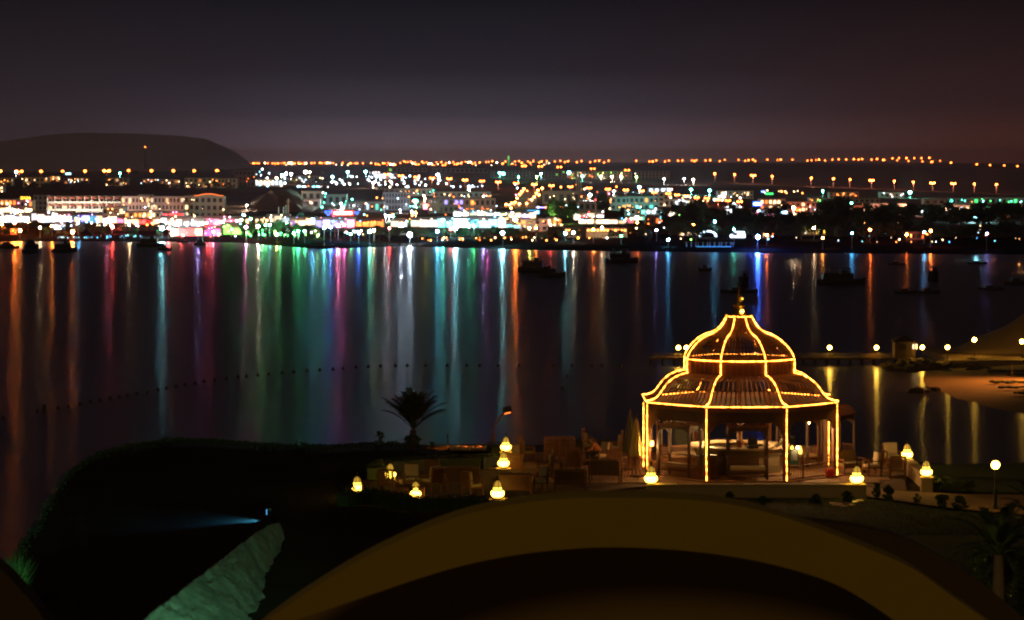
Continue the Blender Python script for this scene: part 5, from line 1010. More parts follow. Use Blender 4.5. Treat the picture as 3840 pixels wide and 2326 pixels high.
# balustrade between rear and side posts
bal = MB(); bal.box((0, -3.72, .62), (2.9, .05, .05)); bal.box((0, -3.72, .12), (2.9, .05, .05))
face_parts('balustrade_rail', bal, M['wood'], (1, 2, 4, 6, 7))
bs = MB().lathe([(.012, .14), (.022, .24), (.012, .34), (.024, .46), (.012, .6)], 6)
for fc in (1, 7):
    for i in range(26):
        a = fc * PI / 4; x = -1.4 + i * .112; o0 = bs.build('baluster', M['wood'], gz) if (fc == 1 and i == 0) else None
        if o0: bo = o0
        else: o0 = use(bo, 'baluster', gz)
        o0.location = (x * math.cos(a) + 3.72 * math.sin(a), x * math.sin(a) - 3.72 * math.cos(a), 0)
# timber floor
fl = MB(); fl.v = [tuple(vdir(k) * 4.0 + Vector((0, 0, .085))) for k in range(8)] + [tuple(vdir(k) * 4.0 + Vector((0, 0, 0))) for k in range(8)]; fl.f = [tuple(range(8))] + [(k, k + 8, (k + 1) % 8 + 8, (k + 1) % 8) for k in range(8)]; fl.m = [0] * 9
fl.build('floor_deck', M['stone'], gz)
wl2 = thing('wall_lantern', 'small lantern fixed low on the left gazebo post facing the parasol', 'lantern', (GX - 3.62, GY - 1.75, ZF + 1.25))
MB().lathe([(.05, 0), (.065, .05), (.065, .17), (.03, .22)], 8).build('glass', G('amber', 16, True), wl2); MB().box((.06, 0, .24), (.2, .03, .03)).build('bracket', M['iron'], wl2); MB().lathe([(.08, .22), (.01, .29)], 8).build('cap', M['iron'], wl2)
ld = bpy.data.lights.new('wall_lantern_light', 'POINT'); ld.energy = 55; ld.color = (1, .55, .16); ld.shadow_soft_size = .05; lo = bpy.data.objects.new('wall_lantern_light', ld); COL.objects.link(lo); lo.parent = wl2; lo.location = (-.16, -.22, .02)
# ------------------------------------------------------------------ bar inside
FZ = ZF + .085
bar = thing('bar_counter', 'octagonal bar with a pale counter top and zigzag tiled front inside the gazebo', 'bar counter', (GX - .05, GY, FZ))
for k in range(8):
    if k == 0:
        fr = MB().box((0, -1.62, .5), (1.34, .08, 1.0)).build('front_panel', M['tile'], bar)
        a0, a1 = 1.36, 1.95
        tp = MB(); tp.v = [tuple(vdir(0) * a1), tuple(vdir(1) * a1), tuple(vdir(1) * a0), tuple(vdir(0) * a0)]; tp.v = [(x, y, 1.0) for x, y, z in tp.v] + [(x, y, 1.07) for x, y, z in tp.v]; tp.f = [(3, 2, 1, 0), (4, 5, 6, 7), (0, 1, 5, 4), (1, 2, 6, 5), (2, 3, 7, 6), (3, 0, 4, 7)]; tp.m = [0] * 6
        ct = tp.build('counter_top', M['marble'], bar)
        zg = MB()
        for r_ in range(3):
            for i in range(10):
                x = -.62 + i * .124; zz = .3 + r_ * .1
                for s_ in (0, 1): zg.add([(x + s_ * .062, -1.668, zz + (0 if not s_ else .06)), (x + .062 + s_ * .062, -1.668, zz + (.06 if not s_ else 0)), (x + .062 + s_ * .062, -1.668, zz + .03 + (.06 if not s_ else 0)), (x + s_ * .062, -1.668, zz + .03 + (0 if not s_ else .06))], [(0, 1, 2, 3)])
        zo = zg.build('zigzag_band', M['zig'], bar); cr = MB().box((0, -1.68, .86), (1.40, .12, .2)).build('cornice', M['duskcush'], bar)
    else:
        for nm, o in (('front_panel', fr), ('counter_top', ct), ('zigzag_band', zo), ('cornice', cr)): use(o, nm, bar, rz=k * PI / 4)
# pendant lamps under the roof light the bar as in the photograph
pe = thing('pendant_lamp', 'warm pendant lamp hanging over the bar counter', 'pendant lamp', (GX + .1, GY - .5, ZF))
MB().tube([(0, 0, 2.3), (0, 0, 4.0)], .008, 4).build('cord', M['black'], pe); MB().lathe([(.16, 2.16), (.13, 2.24), (.04, 2.32)], 12).build('shade', M['darkwood'], pe); MB().ball((0, 0, 2.17), .05, 8).build('bulb', G('warm', 20), pe)
ld = bpy.data.lights.new('pendant_light', 'POINT'); ld.energy = 270; ld.color = (1, .58, .22); ld.shadow_soft_size = .08; lo = bpy.data.objects.new('pendant_light', ld); COL.objects.link(lo); lo.parent = pe; lo.location = (0, 0, 2.08)
pe2 = clone(pe, (GX - 1.2, GY + .9, ZF), 0, 'second warm pendant lamp at the rear left of the bar')
pe3 = clone(pe, (GX + 2.7, GY - 1.4, ZF), 0, 'warm pendant lamp near the right front post of the gazebo')
# tiered wooden stand in the bar
ts = thing('tiered_stand', 'turned wooden pedestal with two round trays in the middle of the bar', 'stand', (GX - .02, GY - .75, FZ))
MB().lathe([(.25, 0), (.25, .9), (.14, 1.0), (.14, 1.15), (.28, 1.2), (.28, 1.24), (.1, 1.3), (.09, 1.6), (.13, 1.68), (.2, 1.78)], 14).build('pedestal', M['palewood'], ts, None, True); MB().lathe([(.30, 1.78), (.32, 1.83), (.3, 1.86)], 16).build('tray', M['marble'], ts); MB().lathe([(.10, 1.86), (.09, 2.5), (.07, 2.9)], 10).build('column', M['palewood'], ts)
reg = thing('cash_register', 'black cash register with a screen on the bar counter', 'cash register', (GX + .42, GY - 1.62, FZ + 1.07), R(8))
MB().box((0, 0, .05), (.42, .34, .1)).build('drawer_case', M['black'], reg); MB().box((0, .04, .27), (.38, .1, .3), 0, 0, -.15).build('screen', M['black'], reg); MB().box((0, -.1, .12), (.34, .16, .05), 0, 0, .2).build('keyboard', M['darkpole'], reg)
for k, (x, y, h) in enumerate(((.85, -1.55, .26), (.95, -1.45, .2), (-.55, -1.6, .16))):
    t = thing('bottle', ('tall white bottle beside the register', 'short pale bottle behind the tall white one', 'small jar on the left half of the counter')[k], 'bottle', (GX + x, GY + y, FZ + 1.07))
    MB().lathe([(.035, 0), (.04, .02), (.04, h * .6), (.015, h * .75), (.015, h)], 10).build('glass', M['marble'], t); MB().lathe([(.018, h), (.018, h + .02)], 8).build('cap', M['black'], t)
cab = thing('wooden_cabinet', 'small reddish wooden cabinet beside the left front post', 'cabinet', (GX - 1.35, GY - 2.35, FZ))
MB().box((0, 0, .42), (.5, .4, .84)).build('body', M['palewood'], cab); MB().box((0, -.21, .42), (.4, .02, .7)).build('door', M['wood'], cab); MB().box((0, 0, .86), (.56, .46, .04)).build('top', M['darkwood'], cab); MB().ball((.14, -.235, .45), .015, 6).build('handle', M['finial'], cab)
# ------------------------------------------------------------------ canopied benches
def canopied_bench(loc, rz, label):
    t = thing('canopied_bench', label, 'bench', loc, rz, 'canopied benches around the bar')
    w, d, h = 1.5, .8, 2.05
    pm_ = MB().box((0, 0, h / 2), (.09, .09, h)); p0 = pm_.build('post', M['darkwood'], t, (-w / 2, -d / 2, 0))
    for x, y in ((w / 2, -d / 2), (w / 2, d / 2), (-w / 2, d / 2)): use(p0, 'post', t, (x, y, 0))
    MB().box((0, 0, .36), (w, d, .06)).build('seat', M['wood'], t); MB().box((0, -.02, .45), (w - .12, d - .1, .12)).build('cushion', M['cushion'], t)
    MB().box((0, -d / 2, .28), (w, .04, .08)).build('apron', M['darkwood'], t); MB().box((0, d / 2, .82), (w, .05, .06)).build('back_rail', M['wood'], t)
    b0 = MB().lathe([(.012, .5), (.022, .58), (.012, .66), (.02, .74), (.012, .8)], 6); f0 = None
    for i in range(17):
        loc_ = (-w / 2 + .08 + i * (w - .16) / 16, d / 2, 0)
        if f0 is None: f0 = b0.build('baluster', M['palewood'], t, loc_)
        else: use(f0, 'baluster', t, loc_)
    for sx_ in (-1, 1):
        for i in range(6): use(f0, 'baluster', t, (sx_ * w / 2, -d / 2 + .12 + i * .11, 0))
        MB().box((sx_ * w / 2, 0, .82), (.05, d, .05)).build('arm_rail', M['wood'], t)
        a = MB(); zz = [(-d / 2, 1.62), (-d / 4, 1.78), (0, 1.86), (d / 4, 1.78), (d / 2, 1.62)]
        for y, z in zz: a.v += [(sx_ * w / 2 - .015, y, z), (sx_ * w / 2 - .015, y, h), (sx_ * w / 2 + .015, y, z), (sx_ * w / 2 + .015, y, h)]
        for i in range(4): o = i * 4; a.f += [(o, o + 1, o + 5, o + 4), (o + 2, o + 6, o + 7, o + 3), (o, o + 4, o + 6, o + 2)]; a.m += [0] * 3
        a.build('arched_side', M['darkwood'], t)
    a = MB(); zz = [(-w / 2, 1.72), (-w * .42, 1.84), (-w * .3, 1.9), (0, 1.93), (w * .3, 1.9), (w * .42, 1.84), (w / 2, 1.72)]
    for x, z in zz: a.v += [(x, -d / 2 - .02, z), (x, -d / 2 - .02, h), (x, -d / 2 + .02, z), (x, -d / 2 + .02, h)]
    for i in range(6): o = i * 4; a.f += [(o, o + 4, o + 5, o + 1), (o + 2, o + 3, o + 7, o + 6), (o, o + 2, o + 6, o + 4)]; a.m += [0] * 3
    a.build('arched_front', M['darkwood'], t); MB().box((0, -d / 2, h + .03), (w + .2, .1, .07)).build('top_rail', M['wood'], t); MB().box((0, d / 2, h + .03), (w + .2, .1, .07)).build('top_rail', M['wood'], t)
    sl_ = strip([Vector((0, -d / 2 - .1 + (d + .2) * k / 8, h + .08 + .32 * math.sin(PI * k / 8) ** .8)) for k in range(9)], .045, .025); f1 = None
    for i in range(11):
        loc_ = (-w / 2 - .02 + i * (w + .04) / 10, 0, 0)
        if f1 is None: f1 = sl_.build('canopy_slat', M['wood'], t, loc_)
        else: use(f1, 'canopy_slat', t, loc_)
    return t
cb = canopied_bench((GX + .08, GY - 3.1, FZ), 0, 'canopied bench facing out in the middle of the gazebo front')
clone(cb, (GX - 2.55, GY - 2.1, FZ), R(-38), 'canopied bench turned to the left front of the gazebo'); clone(cb, (GX - 2.2, GY + 2.3, FZ), R(205), 'canopied bench at the rear left of the gazebo'); clone(cb, (GX + 2.6, GY + 2.2, FZ), R(140), 'canopied bench at the rear right of the gazebo')
clone(cb, (GX + 4.35, GY + 3.0, ZF), R(60), 'canopied bench standing outside the gazebo at the right')
# ------------------------------------------------------------------ menu stand, vases
q = Gz(2977, 1812, ZF)
ms = thing('menu_stand', 'tall menu board stand with a brightly lit sheet at the front of the gazebo', 'menu stand', (q.x, q.y - .1, ZF))
for s_ in (-1, 1): MB().box((s_ * .17, 0, .72), (.03, .03, 1.5)).build('leg', M['palewood'], ms)
MB().box((0, 0, .62), (.34, .03, .03)).build('crossbar', M['palewood'], ms); MB().box((0, -.005, 1.05), (.33, .03, .6)).build('board', mat('green_board', (.10, .24, .16), .7), ms); MB().box((0, -.026, 1.1), (.24, .01, .42)).build('menu_sheet', mat('menu_paper', (.8, .76, .62), .8), ms)
MB().box((-.07, -.036, 1.02), (.015, .008, .2)).box((0, -.036, .92), (.14, .008, .015)).build('printed_frame', M['black'], ms)
MB().ball((.12, -.16, 1.42), .055, 10).build('picture_light', G('warm', 30, True), ms); MB().tube([(.12, 0, 1.38), (.12, -.08, 1.5), (.12, -.16, 1.44)], .01, 5).build('light_arm', M['iron'], ms)
vt = thing('side_table', 'narrow wooden table behind the menu board', 'table', (q.x + .12, q.y + .75, FZ)); MB().box((0, 0, .97), (.7, .35, .05)).build('tabletop', M['wood'], vt)
for x in (-.3, .3):
    for y in (-.13, .13): MB().box((x, y, .48), (.05, .05, .95)).build('leg', M['wood'], vt)
for k, (dx, lab, s_) in enumerate(((-.12, 'glowing vase with an upright palm leaf behind the menu board', 1), (.2, 'smaller glowing vase with a leaning palm leaf', .75))):
    t = thing('vase', lab, 'vase', (q.x + .12 + dx, q.y + .75, FZ + .995)); MB().lathe([(.05 * s_, 0), (.085 * s_, .08), (.09 * s_, .16), (.04 * s_, .24), (.035 * s_, .3)], 12).build('glass_body', G('lampyellow', 6), t, None, True)
    f_ = palm_mesh(1, .85, 77 + k, 16)[0]; o = f_.build('frond', M['palmleaf'], t, (0, 0, .28)); o.rotation_euler = (R(4), R(-38 if k == 0 else 5), R(80 if k == 0 else 15))
t = thing('basket', 'red basket with clutter at the foot of the right gazebo post', 'basket', (GX + 3.45, GY - 2.3, FZ)); MB().lathe([(.16, 0), (.22, .22), (.23, .24), (.19, .24), (.14, .03)], 12).build('basket_body', M['redcloth'], t); MB().box((.02, 0, .26), (.3, .2, .1), .4).build('cloth', M['redcloth'], t)
# ------------------------------------------------------------------ parasols
def parasol(px, py, h, label, mt, lit=True):
    q = Gz(px, py, ZF); t = thing('folded_parasol', label, 'parasol', q)
    MB().tube([(0, 0, 0), (0, 0, h)], .03, 8).build('pole', M['palewood'], t); MB().lathe([(.02, h - .04), (.04, h), (.03, h + .05), (.005, h + .12)], 8).build('finial', M['darkwood'], t)
    m = MB(); N_ = 16; pr_ = [(.03, h - .05), (.09, h - .25), (.16, h - .6), (.25, h - 1.15), (.31, h - 1.5), (.27, h - 1.56)]
    for r_, z in pr_:
        for k in range(N_): a = 2 * PI * k / N_; rr_ = r_ * (1 if k % 2 else .72); m.v.append((rr_ * math.cos(a), rr_ * math.sin(a), z + (.03 if k % 2 else -.02)))
    for i in range(len(pr_) - 1):
        for k in range(N_): m.f.append((i * N_ + k, i * N_ + (k + 1) % N_, (i + 1) * N_ + (k + 1) % N_, (i + 1) * N_ + k)); m.m.append(0)
    m.build('canopy', mt, t)
    MB().lathe([(.26, .0), (.27, .1), (.1, .12)], 12).build('base', M['darkrock'], t)
    return t
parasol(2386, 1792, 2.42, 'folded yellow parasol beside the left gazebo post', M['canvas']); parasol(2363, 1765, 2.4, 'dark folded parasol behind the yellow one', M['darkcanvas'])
q = Gz(2385, 1792, ZF); bt = thing('bar_table', 'tall round table on splayed legs around the yellow parasol', 'table', q)
MB().lathe([(.27, .78), (.27, .82)], 16).build('tabletop', M['palewood'], bt)
for k in range(6): a = k * PI / 3; MB().tube([(.16 * math.cos(a), .16 * math.sin(a), .78), (.34 * math.cos(a), .34 * math.sin(a), 0)], .022, 5).build('leg', M['palewood'], bt)
# ------------------------------------------------------------------ garden furniture
def chair(w, label, cush=None, h=.95, name='garden_armchair', cat='armchair'):
    t = thing(name, label, cat, (0, 0, -500), 0, 'teak garden furniture on the terrace'); d = .62; wd = M['wood']
    for x in (-w / 2 + .03, w / 2 - .03):
        MB().box((x, -d / 2 + .03, .3), (.055, .055, .6)).build('leg', wd, t); MB().box((x, d / 2 - .03, h / 2), (.055, .06, h), 0, 0, -.08).build('leg', wd, t); MB().box((x, 0, .62), (.08, d, .035)).build('arm', wd, t)
    MB().box((0, 0, .36), (w - .08, d - .04, .05)).build('seat', wd, t); MB().box((0, d / 2 + .01, h - .04), (w - .04, .05, .08)).build('back_rail', wd, t); MB().box((0, -d / 2 + .03, .3), (w - .08, .04, .07)).build('apron', wd, t)
    ns = max(5, int(w / .105)); s_ = MB().box((0, 0, 0), (.055, .025, h - .48), 0, 0, -.08); s1 = None
    for i in range(ns):
        l_ = (-w / 2 + .1 + i * (w - .2) / (ns - 1), d / 2 - .02, .38 + (h - .48) / 2)
        if s1 is None: s1 = s_.build('slat', wd, t, l_)
        else: use(s1, 'slat', t, l_)
    if cush:
        MB().box((0, -.03, .43), (w - .14, d - .1, .1)).build('seat_cushion', cush, t); MB().box((0, d / 2 - .11, .72), (w - .14, .1, .46), 0, 0, -.12).build('back_cushion', cush, t)
    return t
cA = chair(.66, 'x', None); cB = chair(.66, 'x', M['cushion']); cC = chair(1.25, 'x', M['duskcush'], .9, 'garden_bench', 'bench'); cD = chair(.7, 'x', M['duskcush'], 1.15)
used = set()
def seat(pr_, px, py, deg, label):
    q = Gz(px, py, ZF + .02)
    if id(pr_) in used: clone(pr_, q, R(deg), label)
    else: used.add(id(pr_)); pr_.location = q; pr_.rotation_euler.z = R(deg); pr_['label'] = label
# rotation 0 faces the viewer, 180 shows the slatted back
seat(cB, 1545, 1836, 8, 'armchair with a bright cream cushion lit by the left lanterns'); seat(cA, 1455, 1850, 165, 'slatted armchair seen from behind before the second lantern'); seat(cB, 1618, 1842, -130, 'cushioned armchair turned away right of the low table'); seat(cA, 1637, 1812, 150, 'slatted armchair farther back above the cushioned one'); seat(cC, 1738, 1836, 178, 'dark garden bench seen from behind, left of the stacked lanterns'); seat(cB, 1772, 1862, 120, 'armchair with a pale cushion edge facing the dark bench')
seat(cA, 1930, 1788, 178, 'slatted armchair lit from the left beside the middle stacked lantern'); seat(cD, 1978, 1732, 95, 'tall armchair seen from the side at the far left of the upper terrace'); seat(cD, 2045, 1796, -85, 'tall armchair in profile in the middle of the terrace'); seat(cD, 2070, 1738, 182, 'left one of two tall red brown chair backs'); seat(cD, 2126, 1738, 178, 'right one of two tall red brown chair backs'); seat(cD, 2138, 1782, 200, 'dark backed armchair before the seated guest')
seat(cB, 2018, 1846, -70, 'low armchair facing left of the slatted bench'.replace('left of', 'towards')); seat(cC, 1932, 1868, 180, 'dark bench back just right of the lowest stacked lantern'); seat(cC, 2140, 1850, 176, 'wide slatted bench seen from behind in the dark foreground of the terrace'); seat(cC, 2270, 1812, 168, 'bench with a pale top rail near the folded parasols'); seat(cD, 2214, 1704, 80, 'narrow chair in profile at the back edge behind the guest'); seat(cD, 2306, 1712, -95, 'narrow chair in profile at the back edge left of the parasols'); seat(cA, 2312, 1772, 160, 'armchair back between the bench and the parasols')
seat(cB, 3272, 1786, -75, 'armchair with pale cushions right of the gazebo'); seat(cA, 3366, 1796, 178, 'slatted armchair seen from behind beside the short pale wall'); seat(cC, 3185, 1778, 40, 'bench with orange lit slats just right of the gazebo post'); seat(cB, 3345, 1748, 10, 'armchair behind the round table near the far lantern'); seat(cA, 2395, 1745, 150, 'slatted chair behind the yellow parasol'); seat(cB, 2255, 1745, -60, 'chair on which the guest sits on the dark terrace')
def table(px, py, w, d, h, label, arch=False):
    q = Gz(px, py, ZF + .02); t = thing('low_table', label, 'table', q)
    n_ = 5
    for k in range(n_): MB().box((0, -d / 2 + d * (k + .5) / n_, h), (w, d / n_ - .012, .04)).build('plank', M['wood'], t)
    for x in (-w / 2 + .06, w / 2 - .06):
        for y in (-d / 2 + .06, d / 2 - .06): MB().box((x, y, h / 2 - .01), (.06, .06, h - .02)).build('leg', M['palewood'] if arch else M['wood'], t)
    if arch:
        for sx_ in (-1, 1):
            a = MB(); pts = [(sx_ * (w / 2 - .35) + .26 * math.cos(PI * k / 8), .02 + .3 * math.sin(PI * k / 8)) for k in range(9)]
            for x, z in pts: a.v += [(x, -d / 2 + .01, z), (x, -d / 2 + .01, h - .03), (x, -d / 2 + .04, z), (x, -d / 2 + .04, h - .03)]
            for i in range(8): o = i * 4; a.f += [(o, o + 1, o + 5, o + 4), (o + 2, o + 6, o + 7, o + 3)]; a.m += [0, 0]
            a.build('arched_panel', M['palewood'], t)
table(1540, 1868, 1.1, .6, .45, 'low table with arched side panels beside the half hidden lantern', True); table(1372, 1846, .4, .4, .42, 'small square stool table right of the first lantern'); table(2195, 1768, .8, .6, .45, 'low dark table before the seated guest'); table(3310, 1768, .8, .6, .5, 'small table between the right armchairs'); table(1700, 1800, 1.0, .6, .45, 'long dark table behind the left bench')
# ------------------------------------------------------------------ people
def person(loc, rz, label, verts, edges, rad, parts, root=0):
    t = thing('person', label, 'person', loc, rz); me = bpy.data.meshes.new('body'); me.from_pydata(verts, edges, []); o = bpy.data.objects.new('body', me); COL.objects.link(o); o.parent = t
    sk = o.modifiers.new('skin', 'SKIN'); sk.use_smooth_shade = True
    for i, r_ in enumerate(rad): me.skin_vertices[0].data[i].radius = (r_, r_ * .8 if r_ > .1 else r_)
    me.skin_vertices[0].data[root].use_root = True
    o.modifiers.new('sub', 'SUBSURF').levels = 1; o.modifiers['sub'].render_levels = 2
    me.materials.append(parts); return t, o
def skinned(verts, edges, rad, mt, name, t, root=0):
    me = bpy.data.meshes.new(name); me.from_pydata(verts, edges, []); o = bpy.data.objects.new(name, me); COL.objects.link(o); o.parent = t
    if not me.skin_vertices: pass
    sk = o.modifiers.new('skin', 'SKIN'); sk.use_smooth_shade = True
    for i, r_ in enumerate(rad): me.skin_vertices[0].data[i].radius = (r_[0], r_[1]) if isinstance(r_, tuple) else (r_, r_)
    me.skin_vertices[0].data[root].use_root = True
    s2 = o.modifiers.new('sub', 'SUBSURF'); s2.levels = 1; s2.render_levels = 2; me.materials.append(mt); return o
def head(t, c, faced, hair=M['hair']):
    m = MB(); prof_ = [(.02, -.115), (.055, -.105), (.066, -.05), (.076, 0), (.080, .05), (.068, .10), (.03, .128), (.004, .132)]; m.lathe(prof_, 14, c)
    fx, fy = math.sin(faced), -math.cos(faced); sx2, sy2 = fy, -fx
    m.ball((c[0] + fx * .085, c[1] + fy * .085, c[2] - .012), .016, 6)
    for s_ in (-1, 1): m.ball((c[0] + sx2 * .079 * s_, c[1] + sy2 * .079 * s_, c[2] - .005), .02, 6)
    hd = m.build('head', M['skin'], t, None, True)
    for s_ in (-1, 1): MB().ball((c[0] + fx * .072 + sx2 * .03 * s_, c[1] + fy * .072 + sy2 * .03 * s_, c[2] + .015), .011, 6).build('eye', M['black'], hd)
    MB().ball((c[0] + fx * .072, c[1] + fy * .072, c[2] - .055), .018, 6, 0, .3).build('mouth', M['redcloth'], hd)
    MB().lathe([(.084, .0), (.088, .05), (.074, .108), (.035, .138), (.004, .142)], 14, (c[0] - fx * .014, c[1] - fy * .014, c[2])).build('hair', hair, hd, None, True)
def hand(t, p0, d, grip=.6):
    d = Vector(d).normalized(); sd = d.cross(Vector((0, 0, 1))).normalized(); nrm = sd.cross(d); p0 = Vector(p0)
    vs = [p0 - d * .03, p0 + d * .06]; es = [(0, 1)]; rd = [(.026, .02), (.036, .016)]
    for k, (off, ln) in enumerate(((-.027, .062), (-.009, .072), (.009, .068), (.027, .054))):
        a = len(vs); vs += [p0 + d * .075 + sd * off, p0 + d * (.075 + ln * .55) + sd * off - nrm * ln * .2 * grip, p0 + d * (.075 + ln * .85) + sd * off - nrm * ln * .6 * grip]; es += [(1, a), (a, a + 1), (a + 1, a + 2)]; rd += [.0095, .0085, .007]
    a = len(vs); vs += [p0 + d * .02 - sd * .034, p0 + d * .055 - sd * .052 - nrm * .02 * grip]; es += [(0, a), (a, a + 1)]; rd += [.011, .009]
    return skinned([tuple(v) for v in vs], es, rd, M['skin'], 'hand', t)
# bartender standing at the right side of the bar, leaning to the counter (facing left)
t = thing('person', 'bartender in a pale shirt and dark trousers leaning over the bar', 'person', (GX + 1.72, GY - 1.75, FZ), R(0))
skinned([(0, 0, .95), (.02, .0, 1.15), (-.06, 0, 1.38), (-.10, 0, 1.48), (-.08, -.19, 1.42), (-.28, -.24, 1.22), (-.42, -.22, 1.14), (-.08, .19, 1.42), (-.30, .22, 1.2), (-.44, .18, 1.14)], [(0, 1), (1, 2), (2, 3), (2, 4), (4, 5), (5, 6), (2, 7), (7, 8), (8, 9)], [(.14, .18), (.135, .17), (.14, .19), (.07, .08), .07, .055, .045, .07, .055, .045], M['shirt'], 'shirt', t)
skinned([(0, 0, 1.0), (.0, -.10, .92), (.03, -.12, .50), (.05, -.13, .08), (.0, .10, .92), (.10, .11, .50), (.14, .12, .08)], [(0, 1), (1, 2), (2, 3), (0, 4), (4, 5), (5, 6)], [(.13, .16), .10, .075, .055, .10, .075, .055], M['trousers'], 'trousers', t)
skinned([(-.10, 0, 1.44), (-.13, 0, 1.56)], [(0, 1)], [.055, .052], M['skin'], 'neck', t); head(t, (-.16, 0, 1.66), R(-90)); hand(t, (-.46, -.22, 1.125), (-1, 0, -.15), .8); hand(t, (-.48, .18, 1.125), (-1, 0, -.15), .8)
for x, y in ((.02, -.13), (.11, .12)): MB().box((x, y, .035), (.26, .1, .07)).box((x - .08, y, .04), (.14, .09, .06)).build('shoe', M['black'], t)
# seated guest hunched over, seen from behind
q = Gz(2240, 1745, ZF + .02)
t = thing('person', 'seated guest in a rust coloured shirt hunched over at the dark terrace', 'person', (q.x, q.y, q.z), R(0))
skinned([(.05, 0, .50), (.0, 0, .68), (-.12, -.02, .86), (-.22, -.04, .94), (-.14, -.17, .90), (-.24, -.20, .68), (-.42, -.16, .60), (-.14, .16, .90), (-.26, .20, .68), (-.44, .14, .60)], [(0, 1), (1, 2), (2, 3), (2, 4), (4, 5), (5, 6), (2, 7), (7, 8), (8, 9)], [(.15, .17), (.15, .18), (.14, .19), (.07, .07), .065, .05, .045, .065, .05, .045], M['oshirt'], 'shirt', t)
skinned([(.06, 0, .50), (.0, -.10, .49), (-.42, -.13, .50), (-.42, -.13, .08), (.0, .10, .49), (-.40, .14, .50), (-.36, .15, .08)], [(0, 1), (1, 2), (2, 3), (0, 4), (4, 5), (5, 6)], [(.13, .15), .09, .07, .05, .09, .07, .05], M['trousers'], 'trousers', t)
skinned([(-.20, -.03, .93), (-.27, -.04, 1.0)], [(0, 1)], [.052, .05], M['skin'], 'neck', t); head(t, (-.31, -.04, 1.08), R(-90)); hand(t, (-.46, -.16, .60), (-1, 0, -.3), .9); hand(t, (-.48, .13, .60), (-1, 0, -.3), .9)
for x, y in ((-.46, -.13), (-.40, .15)): MB().box((x, y, .035), (.26, .09, .07)).build('shoe', M['black'], t)
# ------------------------------------------------------------------ near plants
def shrub(px, py, w, h, label, n_=1500, mt='leaf', depth=None, size=.045, name='shrub', cat='shrub', z=ZF):
    q = Gz(px, py, z); t = thing(name, label, cat, q); sh_, cl = crown_shape(int(px), .42, .85, .06, 26)
    def f(r_): c = sh_(r_); return (c[0] * w, c[1] * (depth or w), c[2] * h)
    m = leafmb(n_, f, size, int(px * 7)); m.build('foliage', M[mt], t); s_ = MB()
    for c in cl[:7]: s_.tube([(0, 0, -.02), (c[0] * w * .4, c[1] * (depth or w) * .4, c[2] * h * .5), (c[0] * w, c[1] * (depth or w), c[2] * h)], [.015, .01, .004], 4, cap=False)
    s_.build('stem', M['trunk'], t); return t
def hedge(pts, h, w, label, per=420, mt='leaf2', size=.035):
    q = [Gz(px, py, ZF) for px, py in pts]; o0 = q[0]; t = thing('hedge', label, 'hedge', o0); rg = random.Random(len(label)); m = MB(); core = MB()
    for a, b in zip(q, q[1:]):
        d = b - a; L = d.length; n_ = int(per * L); sd = Vector((-d.y, d.x, 0)).normalized(); ang = math.atan2(d.y, d.x); c = (a + b) / 2 - o0
        core.box((c.x, c.y, h * .42), (L, w * .8, h * .84), ang)
        for _ in range(n_):
            f = rg.random(); e = rg.uniform(-1, 1); top = rg.random() < .5; z = h * (rg.uniform(.93, 1.07) if top else rg.uniform(0, 1)); off = sd * (e * w / 2 if top else (1 if e > 0 else -1) * w / 2 * rg.uniform(.9, 1.1))
            p_ = a + d * f + off - o0; p_.z = z + .04 * noise.noise(Vector((p_.x * 2, p_.y * 2, 0))); u1 = Vector((rg.gauss(0, 1), rg.gauss(0, 1), rg.gauss(0, 1))).normalized() * size; v1 = u1.cross(Vector((rg.gauss(0, 1), rg.gauss(0, 1), rg.gauss(0, 1)))).normalized() * size * .5
            m.add([p_ - u1, p_ + v1, p_ + u1, p_ - v1], [(0, 1, 2, 3)])
    core.build('branches', M['leaf2'], t); tag(m.build('foliage', M[mt], t), kind='stuff'); return t
hedge([(1285, 1900), (1400, 1885), (1500, 1905), (1560, 1918), (1680, 1912), (1790, 1910), (1840, 1935)], .5, .7, 'clipped hedge curving in front of the left lanterns')
hedge([(1400, 1800), (1440, 1775), (1600, 1762), (1800, 1758), (1870, 1752)], .55, .6, 'dark hedge behind the left seating area')
hedge([(2065, 1690), (2200, 1686), (2335, 1694)], .42, .8, 'dark rounded hedge at the far edge of the terrace')
hedge([(1835, 1730), (1880, 1728)], .75, .7, 'square clipped bush below the bent lamp post')
shrub(2650, 1888, .6, .34, 'low dark tuft at the wall foot under the middle bench'); shrub(2860, 1890, .7, .3, 'low dark tuft at the wall foot before the right front post'); shrub(3060, 1888, .6, .36, 'low dark tuft at the wall foot before the menu stand')
shrub(1440, 1815, .9, .7, 'leafy bush glowing green behind the second lantern', 500, size=.04); shrub(1312, 1862, .7, .5, 'leafy bush glowing green at the first lantern', 400, size=.04)
shrub(3287, 1868, .42, .62, 'small upright bush on the path edge right of the garden wall'); shrub(3332, 1878, .6, .6, 'rounder bush next to the small upright one'); shrub(3438, 1886, .5, .36, 'sparse low plant between the round bush and the wide one', 160); shrub(3535, 1908, .8, .58, 'left half of the wide bush pair by the path'); shrub(3600, 1914, .85, .56, 'right half of the wide bush pair by the path')
shrub(3545, 1842, 1.2, .6, 'broad dark bush behind the path near the short wall', 700); shrub(3625, 1846, .9, .5, 'dark bush right of the broad one behind the path'); shrub(3500, 1838, .6, .6, 'bush close behind the near lantern pillar')
shrub(2530, 1905, .7, .4, 'dark tuft left of centre below the garden wall'); shrub(1975, 1898, 1.0, .45, 'dark plants right of the lowest stacked lantern', 400); shrub(2735, 1885, .5, .42, 'small bush before the middle of the garden wall'); shrub(3175, 1885, .7, .45, 'bush before the lantern on the right wall')
